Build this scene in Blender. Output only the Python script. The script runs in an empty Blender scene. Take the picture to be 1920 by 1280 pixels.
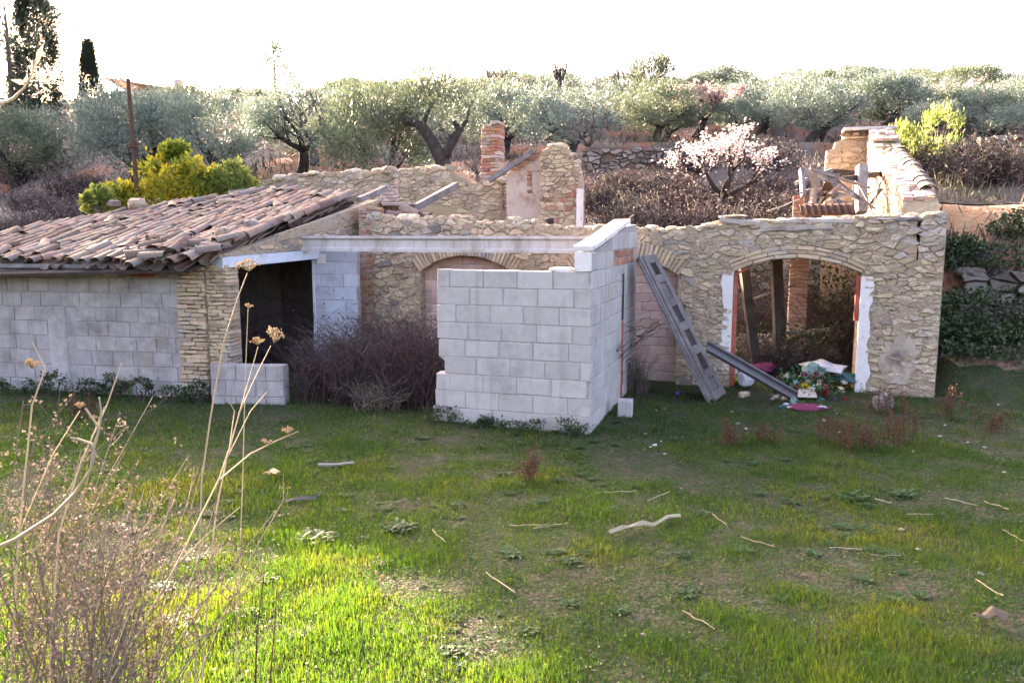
import bpy, math, random
import numpy as np
from mathutils import Vector, Matrix, noise as mno
from mathutils.geometry import tessellate_polygon

SC = bpy.context.scene
COL = SC.collection
RND = random.Random(7)
NP = np.random.default_rng(11)

# ------------------------------------------------------------ camera
F, PITCH, EYE = 1500.0, math.radians(7.8), 2.2
cam_data = bpy.data.cameras.new('camera'); cam = bpy.data.objects.new('camera', cam_data); COL.objects.link(cam)
cam.location = (0, 0, EYE); cam.rotation_euler = (math.pi / 2 - PITCH, 0, 0)
cam_data.sensor_width = 36; cam_data.lens = 36 * F / 1920; cam_data.clip_start = .05; cam_data.clip_end = 1000
SC.camera = cam
# ------------------------------------------------------------ sky, sun, exposure
SUN_AZ, SUN_EL = math.radians(-38), math.radians(17.0)      # azimuth from +Y (negative = left), elevation
world = bpy.data.worlds.new('World'); SC.world = world; world.use_nodes = True
wn = world.node_tree; wn.nodes.clear()
sky = wn.nodes.new('ShaderNodeTexSky'); sky.sky_type = 'NISHITA'; sky.sun_disc = False
sky.sun_elevation = SUN_EL; sky.sun_rotation = SUN_AZ
sky.air_density = .8; sky.dust_density = 6.0; sky.ozone_density = .6
bg = wn.nodes.new('ShaderNodeBackground'); bg.inputs[1].default_value = .08
wo = wn.nodes.new('ShaderNodeOutputWorld'); wn.links.new(sky.outputs[0], bg.inputs[0]); wn.links.new(bg.outputs[0], wo.inputs[0])
sl = bpy.data.lights.new('sun', 'SUN'); sl.energy = 4.2; sl.angle = math.radians(.6); sl.color = (1, .86, .66)
sun = bpy.data.objects.new('sun', sl); COL.objects.link(sun)
sdir = Vector((math.sin(SUN_AZ) * math.cos(SUN_EL), math.cos(SUN_AZ) * math.cos(SUN_EL), math.sin(SUN_EL)))
sun.rotation_euler = sdir.to_track_quat('Z', 'Y').to_euler()
vs = SC.view_settings; vs.view_transform = 'Standard'; vs.look = 'None'; vs.gamma = 1; vs.use_curve_mapping = False
vs.exposure = 4.08; vs.use_white_balance = True; vs.white_balance_temperature = 7350; vs.white_balance_tint = 28   # camera white balance set for open shade
SC.cycles.max_bounces = 8; SC.cycles.transparent_max_bounces = 8; SC.cycles.caustics_reflective = False; SC.cycles.caustics_refractive = False

# ------------------------------------------------------------ measuring helpers (photo pixel -> place)
cP, sP = math.cos(PITCH), math.sin(PITCH)
def ray(px, py):
    x = (px - 960) / F; y = (640 - py) / F
    return Vector((x, cP + y * sP, -sP + y * cP))
def at(px, py, Y):
    d = ray(px, py); return Vector((0, 0, EYE)) + d * (Y / d.y)
def gnd(px, py, z=0.0):
    d = ray(px, py); return Vector((0, 0, EYE)) + d * ((z - EYE) / d.z)

class Frame:                       # a wall's own axes: x along it, y into it, z up
    def __init__(s, A, deg):
        s.A = Vector((A[0], A[1])); s.a = math.radians(deg)
        s.u = Vector((math.cos(s.a), -math.sin(s.a))); s.v = Vector((math.sin(s.a), math.cos(s.a)))
    def w(s, a, d, z=0.0):
        p = s.A + s.u * a + s.v * d; return Vector((p.x, p.y, z))
    def sd(s, x, y):
        p = Vector((x, y)) - s.A; return p.dot(s.u), p.dot(s.v)
    def loc(s, px, py, d=0):
        r = ray(px, py); q = s.A + s.v * d; r2 = Vector((r.x, r.y))
        t = q.dot(s.v) / r2.dot(s.v); p = r2 * t - q
        return p.dot(s.u), EYE + r.z * t
    def off(s, a, d, deg=0):        # another frame placed in this one
        p = s.A + s.u * a + s.v * d; return Frame(p, math.degrees(s.a) + deg)

FB = Frame(gnd(1752, 745), 17)      # long stone building: origin at the right end of its front wall
FK = Frame(gnd(1105, 812), 18)      # grey block enclosure: origin at its near corner
FL = Frame(gnd(345, 742), 9)        # block shed on the left: origin at the brick pillar

# ------------------------------------------------------------ terrain height
_prof = ([-1.2, 0, 1, 5.6, 6.0, 10.4, 13.6, 14, 20, 20.4, 27.4, 35.4, 44.4, 57, 100, 300],
         [.25, 1.2, 2.2, 3.2, 3.85, 4.6, 5.0, 5.5, 6.4, 6.9, 8.2, 10.0, 11.9, 12.6, 12.8, 9])
def sstep(a, b, x):
    t = np.clip((x - a) / (b - a), 0, 1); return t * t * (3 - 2 * t)
def hz_np(x, y):
    x = np.asarray(x, float); y = np.asarray(y, float)
    dx, dy = x - FB.A.x, y - FB.A.y
    s = dx * FB.u.x + dy * FB.u.y; d = dx * FB.v.x + dy * FB.v.y
    wob = .5 * np.sin(s * .31) + .35 * np.sin(s * .83 + 1)
    start = 5.7 - 4.6 * sstep(-13.0, -16.5, s) * 1.0
    far = sstep(9, 22, d)
    q = (d - start) * (1 - far) + (y - 17.6) * far - wob * sstep(2, 6, d - start)
    hill = np.interp(q, _prof[0], _prof[1])
    left = sstep(-13.0, -17, s)
    hill = hill * (1 - .28 * left * (1 - sstep(8, 14, q)))
    hill = np.where(q < -1.2, 0, hill)
    # bank right of the building
    db = d * (1 - far) + (y - 11.9) * far
    bank = np.interp(db, [-.8, 2.3, 2.75, 2.95, 4.9, 5.2, 8.2, 9.2, 12, 12.3, 16, 19.4, 19.7, 25.7, 26.1, 33, 41, 50, 63, 106, 300],
                     [0, .72, .78, 1.42, 2.62, 2.7, 2.8, 3.2, 3.7, 4.2, 4.6, 5.0, 5.5, 6.4, 6.9, 8.2, 10.0, 11.9, 12.6, 12.8, 9])
    r = sstep(.0, .35, s)
    z = hill * (1 - r) + bank * r
    # falls away out of view at the far left to let the low sun in
    az = x / np.maximum(y, 1.0)
    z = z * (1 - .55 * sstep(-.62, -.85, az) * sstep(14, 30, y))
    z = z + (.05 * np.sin(x * .9 + y * .5) + .04 * np.sin(x * 2.1 - y * 1.3)) * sstep(.3, 1.5, z)
    z = z + .018 * np.sin(x * 1.7 + .4) * np.sin(y * 1.3) * (1 - sstep(.02, .3, z))
    return z
def hz(x, y): return float(hz_np(x, y))

# ------------------------------------------------------------ materials
def N(nt, t, **kw):
    n = nt.nodes.new('ShaderNode' + t)
    for k, v in kw.items(): setattr(n, k, v)
    return n
def rgb(c): return (c[0], c[1], c[2], 1)
def pmat(name, c1, c2, scale=6, c3=None, s3=1.5, lo=.5, hi=.62, var=.2, hue=.0, rough=.9, bump=.4, bscale=45, bdist=.01,
         trans=0.0, tcol=None, spec=.2, stretch=None, metal=0, detail=6, c4=None, s4=.6, lo4=.52, hi4=.62, objco=False, streak=None):
    m = bpy.data.materials.new(name); m.use_nodes = True; nt = m.node_tree; nt.nodes.clear(); L = nt.links.new
    out = N(nt, 'OutputMaterial'); p = N(nt, 'BsdfPrincipled')
    p.inputs['Roughness'].default_value = rough; p.inputs['Specular IOR Level'].default_value = spec; p.inputs['Metallic'].default_value = metal
    geo = N(nt, 'NewGeometry'); oi = N(nt, 'ObjectInfo'); tc = N(nt, 'TexCoord')
    co = tc.outputs['Object'] if objco else geo.outputs['Position']
    if stretch:
        mp = N(nt, 'Mapping'); mp.inputs['Scale'].default_value = stretch; L(co, mp.inputs[0]); co = mp.outputs[0]
    if objco:
        ad = N(nt, 'VectorMath', operation='MULTIPLY_ADD'); ad.inputs[1].default_value = (1, 1, 1); L(co, ad.inputs[0])
        cb = N(nt, 'CombineXYZ'); ml = N(nt, 'Math', operation='MULTIPLY'); ml.inputs[1].default_value = 40; L(oi.outputs['Random'], ml.inputs[0])
        L(ml.outputs[0], cb.inputs[0]); L(cb.outputs[0], ad.inputs[2]); co = ad.outputs[0]
    n1 = N(nt, 'TexNoise'); n1.inputs['Scale'].default_value = scale; n1.inputs['Detail'].default_value = detail; n1.inputs['Roughness'].default_value = .65; L(co, n1.inputs['Vector'])
    r1 = N(nt, 'MapRange'); r1.inputs[1].default_value = .33; r1.inputs[2].default_value = .67; L(n1.outputs[0], r1.inputs[0])
    mx = N(nt, 'MixRGB'); mx.inputs[1].default_value = rgb(c1); mx.inputs[2].default_value = rgb(c2); L(r1.outputs[0], mx.inputs[0])
    col = mx.outputs[0]
    for cc, ss, l_, h_ in ((c3, s3, lo, hi), (c4, s4, lo4, hi4)):
        if cc is None: continue
        n2 = N(nt, 'TexNoise'); n2.inputs['Scale'].default_value = ss; n2.inputs['Detail'].default_value = 5; n2.inputs['Roughness'].default_value = .7; L(co, n2.inputs['Vector'])
        r2 = N(nt, 'MapRange'); r2.inputs[1].default_value = l_; r2.inputs[2].default_value = h_; L(n2.outputs[0], r2.inputs[0])
        m2 = N(nt, 'MixRGB'); m2.inputs[2].default_value = rgb(cc); L(col, m2.inputs[1]); L(r2.outputs[0], m2.inputs[0]); col = m2.outputs[0]
    if streak:
        ms_ = N(nt, 'Mapping'); ms_.inputs['Scale'].default_value = (7, 7, .55); L(geo.outputs['Position'], ms_.inputs[0])
        n3 = N(nt, 'TexNoise'); n3.inputs['Scale'].default_value = 1.0; n3.inputs['Detail'].default_value = 7; n3.inputs['Roughness'].default_value = .7; L(ms_.outputs[0], n3.inputs['Vector'])
        r3 = N(nt, 'MapRange'); r3.inputs[1].default_value = .53; r3.inputs[2].default_value = .74; r3.inputs[4].default_value = .8; L(n3.outputs[0], r3.inputs[0])
        m3 = N(nt, 'MixRGB'); m3.inputs[2].default_value = rgb(streak); L(col, m3.inputs[1]); L(r3.outputs[0], m3.inputs[0]); col = m3.outputs[0]
    if var > 0 or hue > 0:
        a = N(nt, 'Math', operation='ADD'); L(oi.outputs['Random'], a.inputs[0]); L(geo.outputs['Random Per Island'], a.inputs[1])
        f = N(nt, 'Math', operation='FRACT'); L(a.outputs[0], f.inputs[0])
        h = N(nt, 'HueSaturation'); L(col, h.inputs['Color'])
        rv = N(nt, 'MapRange'); rv.inputs[3].default_value = 1 - var; rv.inputs[4].default_value = 1 + var; L(f.outputs[0], rv.inputs[0]); L(rv.outputs[0], h.inputs['Value'])
        g = N(nt, 'Math', operation='MULTIPLY'); g.inputs[1].default_value = 7.31; L(f.outputs[0], g.inputs[0]); g2 = N(nt, 'Math', operation='FRACT'); L(g.outputs[0], g2.inputs[0])
        rh = N(nt, 'MapRange'); rh.inputs[3].default_value = .5 - hue; rh.inputs[4].default_value = .5 + hue; L(g2.outputs[0], rh.inputs[0]); L(rh.outputs[0], h.inputs['Hue'])
        col = h.outputs[0]
    L(col, p.inputs['Base Color'])
    if bump > 0:
        nb = N(nt, 'TexNoise'); nb.inputs['Scale'].default_value = bscale; nb.inputs['Detail'].default_value = 4; L(co, nb.inputs['Vector'])
        b = N(nt, 'Bump'); b.inputs['Strength'].default_value = bump; b.inputs['Distance'].default_value = bdist; L(nb.outputs[0], b.inputs['Height']); L(b.outputs[0], p.inputs['Normal'])
    sh = p.outputs[0]
    if trans > 0:
        t = N(nt, 'BsdfTranslucent')
        if tcol: 
            mm = N(nt, 'MixRGB', blend_type='MULTIPLY'); mm.inputs[0].default_value = 1; L(col, mm.inputs[1]); mm.inputs[2].default_value = rgb(tcol); L(mm.outputs[0], t.inputs[0])
        else: L(col, t.inputs[0])
        ms = N(nt, 'MixShader'); ms.inputs[0].default_value = trans; L(sh, ms.inputs[1]); L(t.outputs[0], ms.inputs[2]); sh = ms.outputs[0]
    L(sh, out.inputs[0]); return m

M = {}
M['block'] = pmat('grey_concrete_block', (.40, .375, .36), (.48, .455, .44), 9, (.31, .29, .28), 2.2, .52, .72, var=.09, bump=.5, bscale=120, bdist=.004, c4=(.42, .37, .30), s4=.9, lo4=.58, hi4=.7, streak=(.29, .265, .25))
M['blockshed'] = pmat('darker_grey_block', (.325, .305, .30), (.41, .39, .385), 8, (.21, .19, .175), 1.9, .48, .70, var=.10, bump=.5, bscale=120, bdist=.004, c4=(.30, .25, .19), s4=.8, lo4=.58, hi4=.7, streak=(.20, .18, .165))  # darker, more stained grey than the enclosure blocks
M['bluewash'] = pmat('blue_washed_block', (.38, .42, .50), (.47, .51, .60), 7, (.34, .34, .36), 2, .52, .66, var=.07, bump=.3, bscale=100, bdist=.003)
M['mortar_grey'] = pmat('grey_mortar', (.27, .255, .25), (.40, .38, .37), 14, var=0, bump=.6, bscale=70)
M['mortar'] = pmat('lime_mortar', (.30, .23, .16), (.46, .375, .28), 22, (.13, .10, .075), 11, .55, .66, var=0, bump=1, bscale=26, bdist=.04, c4=(.40, .36, .31), s4=1.4, lo4=.55, hi4=.68)  # dark noise pits imitate small shaded holes
M['stone'] = pmat('tan_rubble_stone', (.385, .295, .20), (.555, .455, .335), 16, (.47, .425, .385), 1.6, .52, .66, var=.30, hue=.016, bump=1, bscale=22, bdist=.04, c4=(.15, .11, .085), s4=9, lo4=.585, hi4=.68)  # dark noise spots imitate the shade of small crevices
M['greystone'] = pmat('grey_field_stone', (.22, .20, .18), (.32, .29, .26), 6, (.17, .155, .14), 2, .5, .66, var=.25, hue=.015, bump=.7, bscale=30, bdist=.015)
M['tanbrick'] = pmat('tan_brick', (.40, .295, .19), (.52, .405, .285), 10, (.36, .33, .30), 2, .52, .66, var=.24, hue=.02, bump=.5, bscale=60, bdist=.005)
M['redbrick'] = pmat('red_brick', (.31, .135, .085), (.42, .22, .145), 12, (.36, .30, .25), 2.6, .5, .62, var=.24, hue=.02, bump=.5, bscale=60, bdist=.006)
M['pinkbrick'] = pmat('washed_pink_brick', (.46, .33, .29), (.55, .42, .37), 6, (.42, .22, .18), 2.2, .58, .68, var=.16, hue=.012, bump=.4, bscale=60, bdist=.004)
M['redpaint'] = pmat('red_brick_course', (.34, .08, .05), (.42, .13, .085), 8, (.30, .17, .13), 4, .55, .68, var=.12, bump=.3)
M['plaster'] = pmat('pale_pink_plaster', (.48, .38, .32), (.58, .48, .41), 3, (.36, .23, .17), 2.4, .52, .66, var=0, bump=.5, bscale=20, bdist=.012)
M['whiteplaster'] = pmat('white_plaster', (.66, .63, .61), (.76, .74, .72), 5, (.46, .40, .34), 5, .56, .66, var=0, bump=.6, bscale=26, bdist=.012)
M['creamplaster'] = pmat('cream_plaster', (.33, .265, .165), (.42, .345, .225), 4, (.30, .24, .165), 2.2, .5, .66, var=0, bump=.9, bscale=18, bdist=.03)
M['concrete'] = pmat('cast_concrete', (.44, .42, .41), (.55, .53, .52), 5, (.33, .29, .25), 2.4, .54, .7, var=0, bump=.35, bscale=80, bdist=.003, stretch=(1, 1, .35), streak=(.27, .235, .20))
M['bluelintel'] = pmat('blue_painted_concrete', (.48, .54, .62), (.58, .64, .72), 5, (.44, .44, .44), 3, .55, .66, var=0, bump=.3)
M['tile'] = pmat('weathered_clay_tile', (.165, .10, .072), (.26, .175, .135), 11, (.16, .145, .13), 4.2, .43, .58, var=.38, hue=.022, bump=.5, bscale=50, bdist=.006, c4=(.36, .28, .19), s4=5, lo4=.60, hi4=.7)
M['wood'] = pmat('weathered_grey_timber', (.14, .13, .13), (.25, .238, .242), 7, (.13, .11, .10), 3, .55, .68, var=.16, bump=.6, bscale=30, bdist=.006, stretch=(1, 1, 1))
M['palewood'] = pmat('sun_bleached_timber', (.30, .265, .23), (.40, .365, .32), 7, (.22, .18, .15), 3, .52, .66, var=.15, bump=.6, bscale=30, bdist=.006)
M['darkwood'] = pmat('dark_old_timber', (.030, .024, .022), (.07, .058, .052), 7, var=.2, bump=.6, bscale=30, bdist=.008)
M['doorwood'] = pmat('grey_brown_door_wood', (.13, .115, .115), (.21, .19, .19), 9, (.12, .10, .095), 4, .52, .66, var=.10, bump=.5, bscale=60, bdist=.003)
M['metal'] = pmat('dull_grey_sheet_metal', (.10, .10, .11), (.17, .17, .18), 6, (.13, .09, .07), 4, .55, .66, var=0, rough=.6, bump=.2, metal=.5, spec=.5)
M['rust'] = pmat('rusty_metal', (.06, .035, .026), (.11, .065, .048), 12, var=0, rough=.85, bump=.3)
M['bark'] = pmat('dark_olive_bark', (.030, .025, .024), (.075, .065, .06), 6, var=.1, bump=.8, bscale=14, bdist=.04)
M['greybark'] = pmat('grey_twig_bark', (.10, .085, .08), (.17, .15, .145), 6, var=.1, bump=.5, bscale=14, bdist=.03)
M['olive'] = pmat('olive_leaf', (.10, .142, .092), (.165, .212, .148), 1.1, var=.34, hue=.02, rough=.5, bump=0, trans=.18, tcol=(1.1, 1.1, .85), spec=.4)
M['olive2'] = pmat('silver_olive_leaf', (.13, .185, .16), (.205, .27, .23), 1.1, var=.3, hue=.02, rough=.5, bump=0, trans=.16, tcol=(1.1, 1.1, .9), spec=.4)
M['darkleaf'] = pmat('cypress_leaf', (.022, .038, .024), (.045, .062, .038), 1.5, var=.3, hue=.02, rough=.7, bump=0, trans=.15)
M['pine'] = pmat('pine_needle', (.06, .085, .06), (.10, .13, .09), 1.5, var=.3, rough=.7, bump=0, trans=.35)
M['yellowleaf'] = pmat('yellow_green_leaf', (.12, .20, .028), (.34, .33, .03), .55, (.40, .36, .03), 1.1, .48, .60, var=.25, hue=.02, rough=.5, bump=0, trans=.5, spec=.3)
M['limeleaf'] = pmat('fresh_lime_leaf', (.16, .22, .05), (.25, .30, .08), 2, var=.25, hue=.02, rough=.5, bump=0, trans=.5)
M['blossom'] = pmat('almond_blossom', (.52, .44, .45), (.64, .58, .58), 2, var=.12, rough=.7, bump=0, trans=.35)
M['pinkblossom'] = pmat('pink_almond_blossom', (.46, .33, .33), (.55, .42, .41), 2, var=.12, rough=.7, bump=0, trans=.35)
M['twig'] = pmat('purple_brown_bramble_cane', (.045, .032, .034), (.10, .072, .072), 4, var=.4, hue=.015, rough=.8, bump=0)
M['paletwig'] = pmat('pale_dry_twig', (.11, .092, .075), (.20, .17, .14), 4, var=.3, rough=.85, bump=0, trans=.12)
M['straw'] = pmat('pale_straw', (.36, .30, .20), (.48, .41, .29), 6, var=.22, rough=.8, bump=0, trans=.15)
M['seed'] = pmat('dry_seed_head', (.10, .078, .06), (.20, .16, .12), 10, var=.35, rough=.9, bump=0, trans=.2)
M['umbel'] = pmat('golden_dry_umbel', (.36, .27, .15), (.48, .38, .24), 10, var=.3, rough=.9, bump=0, trans=.25)
M['dock'] = pmat('red_brown_seed_stalk', (.085, .042, .030), (.16, .085, .055), 10, var=.35, hue=.015, rough=.9, bump=0, trans=.2)
M['ivy'] = pmat('dark_ivy_leaf', (.022, .048, .016), (.05, .085, .028), 2, var=.35, hue=.02, rough=.5, bump=0, trans=.2, spec=.4)
M['weed'] = pmat('broad_weed_leaf', (.028, .080, .022), (.055, .125, .035), 3, var=.3, hue=.02, rough=.55, bump=0, trans=.4, spec=.35)
M['grass'] = pmat('meadow_grass', (.020, .068, .016), (.049, .110, .021), .9, (.092, .130, .032), .55, .50, .66, var=.42, hue=.025, rough=.55, bump=0, trans=.55, tcol=(2.35, 1.92, .5), spec=.3, c4=(.13, .125, .065), s4=1.6, lo4=.62, hi4=.74)
M['hillgrass'] = pmat('dry_hill_grass', (.11, .094, .090), (.18, .152, .135), .5, (.08, .098, .055), .25, .50, .62, var=.4, hue=.02, rough=.9, bump=0, trans=.10, c4=(.085, .070, .082), s4=.35, lo4=.5, hi4=.62)
M['soil'] = pmat('meadow_soil', (.036, .042, .020), (.085, .075, .052), 16, (.030, .052, .014), 5, .42, .60, var=0, bump=1, bscale=38, bdist=.05, c4=(.12, .105, .09), s4=3.2, lo4=.56, hi4=.70)
M['hillsoil'] = pmat('red_hill_soil', (.13, .11, .095), (.19, .16, .135), .8, (.26, .115, .07), .22, .49, .58, var=0, bump=1, bscale=6, bdist=.12, c4=(.12, .105, .085), s4=.5, lo4=.5, hi4=.6)
M['orange_earth'] = pmat('orange_earth', (.36, .19, .095), (.46, .28, .15), 2, (.26, .18, .13), 1.2, .5, .62, var=0, bump=1, bscale=9, bdist=.08)
M['road'] = pmat('pale_gravel_track', (.40, .37, .34), (.50, .47, .43), 3, var=0, bump=.5, bscale=30)
M['housewall'] = pmat('far_house_wall', (.45, .40, .36), (.52, .47, .43), 1, var=0, bump=0)
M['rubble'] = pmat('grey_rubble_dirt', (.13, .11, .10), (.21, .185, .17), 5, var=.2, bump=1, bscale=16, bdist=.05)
def flat(name, c, rough=.6, var=.08, trans=0.0): 
    M[name] = pmat(name, [k * .82 for k in c], c, 14, var=var, rough=rough, bump=.25, bscale=25, trans=trans)
flat('white_plastic', (.52, .55, .60), .45, trans=.15); flat('teal_cloth', (.03, .11, .115)); flat('magenta_cloth', (.20, .035, .085)); flat('deep_red', (.24, .03, .04), trans=.2)
flat('yellow_petal', (.70, .52, .04), trans=.2); flat('silk_green', (.04, .13, .05), trans=.2); flat('cardboard', (.55, .45, .38)); flat('blue_plastic', (.07, .09, .35)); flat('cream_petal', (.68, .60, .48), trans=.2)
flat('mint_plastic', (.25, .37, .34), trans=.15); flat('soot', (.06, .05, .055), .95)  # the black serves dark scraps and the painted shade of the slot

# ------------------------------------------------------------ mesh helpers
class MB:
    def __init__(s): s.v = []; s.f = []
    def add(s, V, Fc):
        o = len(s.v); s.v += [tuple(p) for p in V]; s.f += [tuple(i + o for i in f) for f in Fc]
    def mesh(s, name, mat):
        me = bpy.data.meshes.new(name); me.from_pydata(s.v, [], s.f); me.update()
        if mat: me.materials.append(M[mat])
        return me
    def build(s, name, mat, parent=None, smooth=False):
        me = s.mesh(name, mat)
        if smooth: me.polygons.foreach_set('use_smooth', [True] * len(me.polygons))
        return link(name, me, parent)
def link(name, data, parent=None):
    o = bpy.data.objects.new(name, data); COL.objects.link(o)
    if parent is not None: o.parent = parent
    return o
def thing(name, label, cat, loc=(0, 0, 0), rz=0.0, group=None):
    o = link(name, None); o.location = loc; o.rotation_euler = (0, 0, rz); o.empty_display_size = .1
    return tag(o, label, cat, group)
def tag(o, label, cat, group=None):
    o['label'] = label; o['category'] = cat; o['kind'] = 'thing'
    if group: o['group'] = group
    return o
def kind(o, k): o['kind'] = k; return o
def wall_thing(name, label, cat, fr, group=None): return thing(name, label, cat, (fr.A.x, fr.A.y, 0), -fr.a, group)
def np_mesh(name, V, Fc, mat, smooth=False):       # V (n,3), Fc (m,k)
    me = bpy.data.meshes.new(name); V = np.asarray(V, np.float32); Fc = np.asarray(Fc, np.int32); k = Fc.shape[1]
    me.vertices.add(len(V)); me.vertices.foreach_set('co', V.ravel())
    me.loops.add(Fc.size); me.loops.foreach_set('vertex_index', Fc.ravel())
    me.polygons.add(len(Fc)); me.polygons.foreach_set('loop_start', np.arange(0, Fc.size, k, dtype=np.int32))
    me.update(calc_edges=True); me.validate()
    if mat: me.materials.append(M[mat])
    if smooth: me.polygons.foreach_set('use_smooth', np.ones(len(Fc), bool))
    return me
def cbox(mb, x0, x1, y0, y1, z0, z1, c=.006, j=0.0, rnd=RND):   # front (-y) edge chamfered block
    J = lambda: rnd.uniform(-j, j)
    V = [(x0, y1, z0), (x1, y1, z0), (x1, y1, z1), (x0, y1, z1)]
    b = [(x0 + J(), z0 + J()), (x1 + J(), z0 + J()), (x1 + J(), z1 + J()), (x0 + J(), z1 + J())]
    V += [(x, y0 + c, z) for x, z in b]
    cx, cz = (x0 + x1) / 2, (z0 + z1) / 2
    V += [(x + (c if x < cx else -c), y0 + J() * .5, z + (c if z < cz else -c)) for x, z in b]
    Fc = [(3, 2, 1, 0)]
    for i in range(4):
        k = (i + 1) % 4
        Fc += [(i, k, 4 + k, 4 + i), (4 + i, 4 + k, 8 + k, 8 + i)]
    Fc.append((8, 9, 10, 11)); mb.add(V, Fc)
def beam(mb, p0, p1, w, t, up=(0, 0, 1), n=4, wob=.0, rnd=RND, taper=1.0):     # squared timber between two points
    p0, p1 = Vector(p0), Vector(p1); ax = (p1 - p0).normalized(); sd_ = ax.cross(Vector(up))
    if sd_.length < 1e-3: sd_ = ax.cross(Vector((1, 0, 0)))
    sd_.normalize(); nu = sd_.cross(ax).normalized(); V = []; Fc = []
    for i in range(n + 1):
        f = i / n; c = p0.lerp(p1, f) + sd_ * rnd.uniform(-wob, wob) + nu * rnd.uniform(-wob, wob); k = 1 + (taper - 1) * f
        for a, b in ((-1, -1), (1, -1), (1, 1), (-1, 1)):
            V.append(c + sd_ * (a * w / 2 * k * rnd.uniform(.94, 1.04)) + nu * (b * t / 2 * k * rnd.uniform(.92, 1.05)))
        if i:
            o = (i - 1) * 4
            for q in range(4): r = (q + 1) % 4; Fc.append((o + q, o + r, o + 4 + r, o + 4 + q))
    Fc += [(3, 2, 1, 0), tuple(n * 4 + q for q in range(4))]; mb.add(V, Fc)
def tube(mb, pts, rad, sides=5, cap=True):
    pts = [Vector(p) for p in pts]; n = len(pts); V = []; Fc = []
    if not hasattr(rad, '__len__'): rad = [rad] * n
    ref = Vector((.31, .95, .11))
    for i, p in enumerate(pts):
        t = (pts[min(i + 1, n - 1)] - pts[max(i - 1, 0)])
        t = t.normalized() if t.length > 1e-6 else Vector((0, 0, 1))
        a = t.cross(ref); a = a.normalized() if a.length > 1e-3 else t.orthogonal().normalized(); b = t.cross(a)
        for k in range(sides):
            g = 2 * math.pi * k / sides; V.append(p + (a * math.cos(g) + b * math.sin(g)) * rad[i])
        if i:
            o = (i - 1) * sides
            for k in range(sides): m = (k + 1) % sides; Fc.append((o + k, o + m, o + sides + m, o + sides + k))
    if cap: Fc.append(tuple(range(sides - 1, -1, -1))); Fc.append(tuple((n - 1) * sides + k for k in range(sides)))
    mb.add(V, Fc)
_ICO = None
def rock(mb, c, r, rnd=RND, rough=.25, rot=None):          # faceted irregular stone
    global _ICO
    if _ICO is None:
        import bmesh
        bm = bmesh.new(); bmesh.ops.create_icosphere(bm, subdivisions=2, radius=1)
        _ICO = ([v.co.copy() for v in bm.verts], [tuple(v.index for v in f.verts) for f in bm.faces]); bm.free()
    off = Vector((rnd.uniform(-50, 50), rnd.uniform(-50, 50), rnd.uniform(-50, 50))); r = Vector(r) if hasattr(r, '__len__') else Vector((r, r, r))
    R = Matrix.Rotation(rnd.uniform(0, 6.3), 3, 'Z') if rot is None else rot; V = []
    for v in _ICO[0]:
        q = Vector([math.copysign(abs(k) ** .75, k) for k in v]); k = 1 + rough * mno.noise(q * 1.3 + off) + rough * .5 * mno.noise(q * 3 + off)
        V.append(Vector(c) + R @ Vector((q.x * r.x, q.y * r.y, q.z * r.z)) * k)
    mb.add(V, _ICO[1])
def prism(mb, outline, y0, y1, axis='y'):                   # outline in (x,z), extruded from y0 (front) to y1 (back)
    n = len(outline); tri = tessellate_polygon([[Vector((x, z, 0)) for x, z in outline]])
    area = sum(outline[i][0] * outline[(i + 1) % n][1] - outline[(i + 1) % n][0] * outline[i][1] for i in range(n))
    V = [(x, y0, z) for x, z in outline] + [(x, y1, z) for x, z in outline]; Fc = []
    for t in tri:
        a, b, c = t; ar = (outline[b][0] - outline[a][0]) * (outline[c][1] - outline[a][1]) - (outline[c][0] - outline[a][0]) * (outline[b][1] - outline[a][1])
        if ar < 0: a, b, c = c, b, a
        Fc += [(a, b, c), (n + c, n + b, n + a)]
    for i in range(n):
        k = (i + 1) % n; q = (i, k, n + k, n + i); Fc.append(q if area < 0 else tuple(reversed(q)))
    mb.add(V, Fc)
def ragged(pts, step=.12, amp=.035, rnd=RND):                # make a straight polyline ragged
    out = [pts[0]]
    for a, b in zip(pts, pts[1:]):
        L = math.hypot(b[0] - a[0], b[1] - a[1]); n = max(1, int(L / step))
        for i in range(1, n + 1): out.append((a[0] + (b[0] - a[0]) * i / n, a[1] + (b[1] - a[1]) * i / n + (rnd.uniform(-amp, amp) if i < n else 0)))
    return out
def interp(xs, ys): return lambda x: float(np.interp(x, xs, ys))

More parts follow.
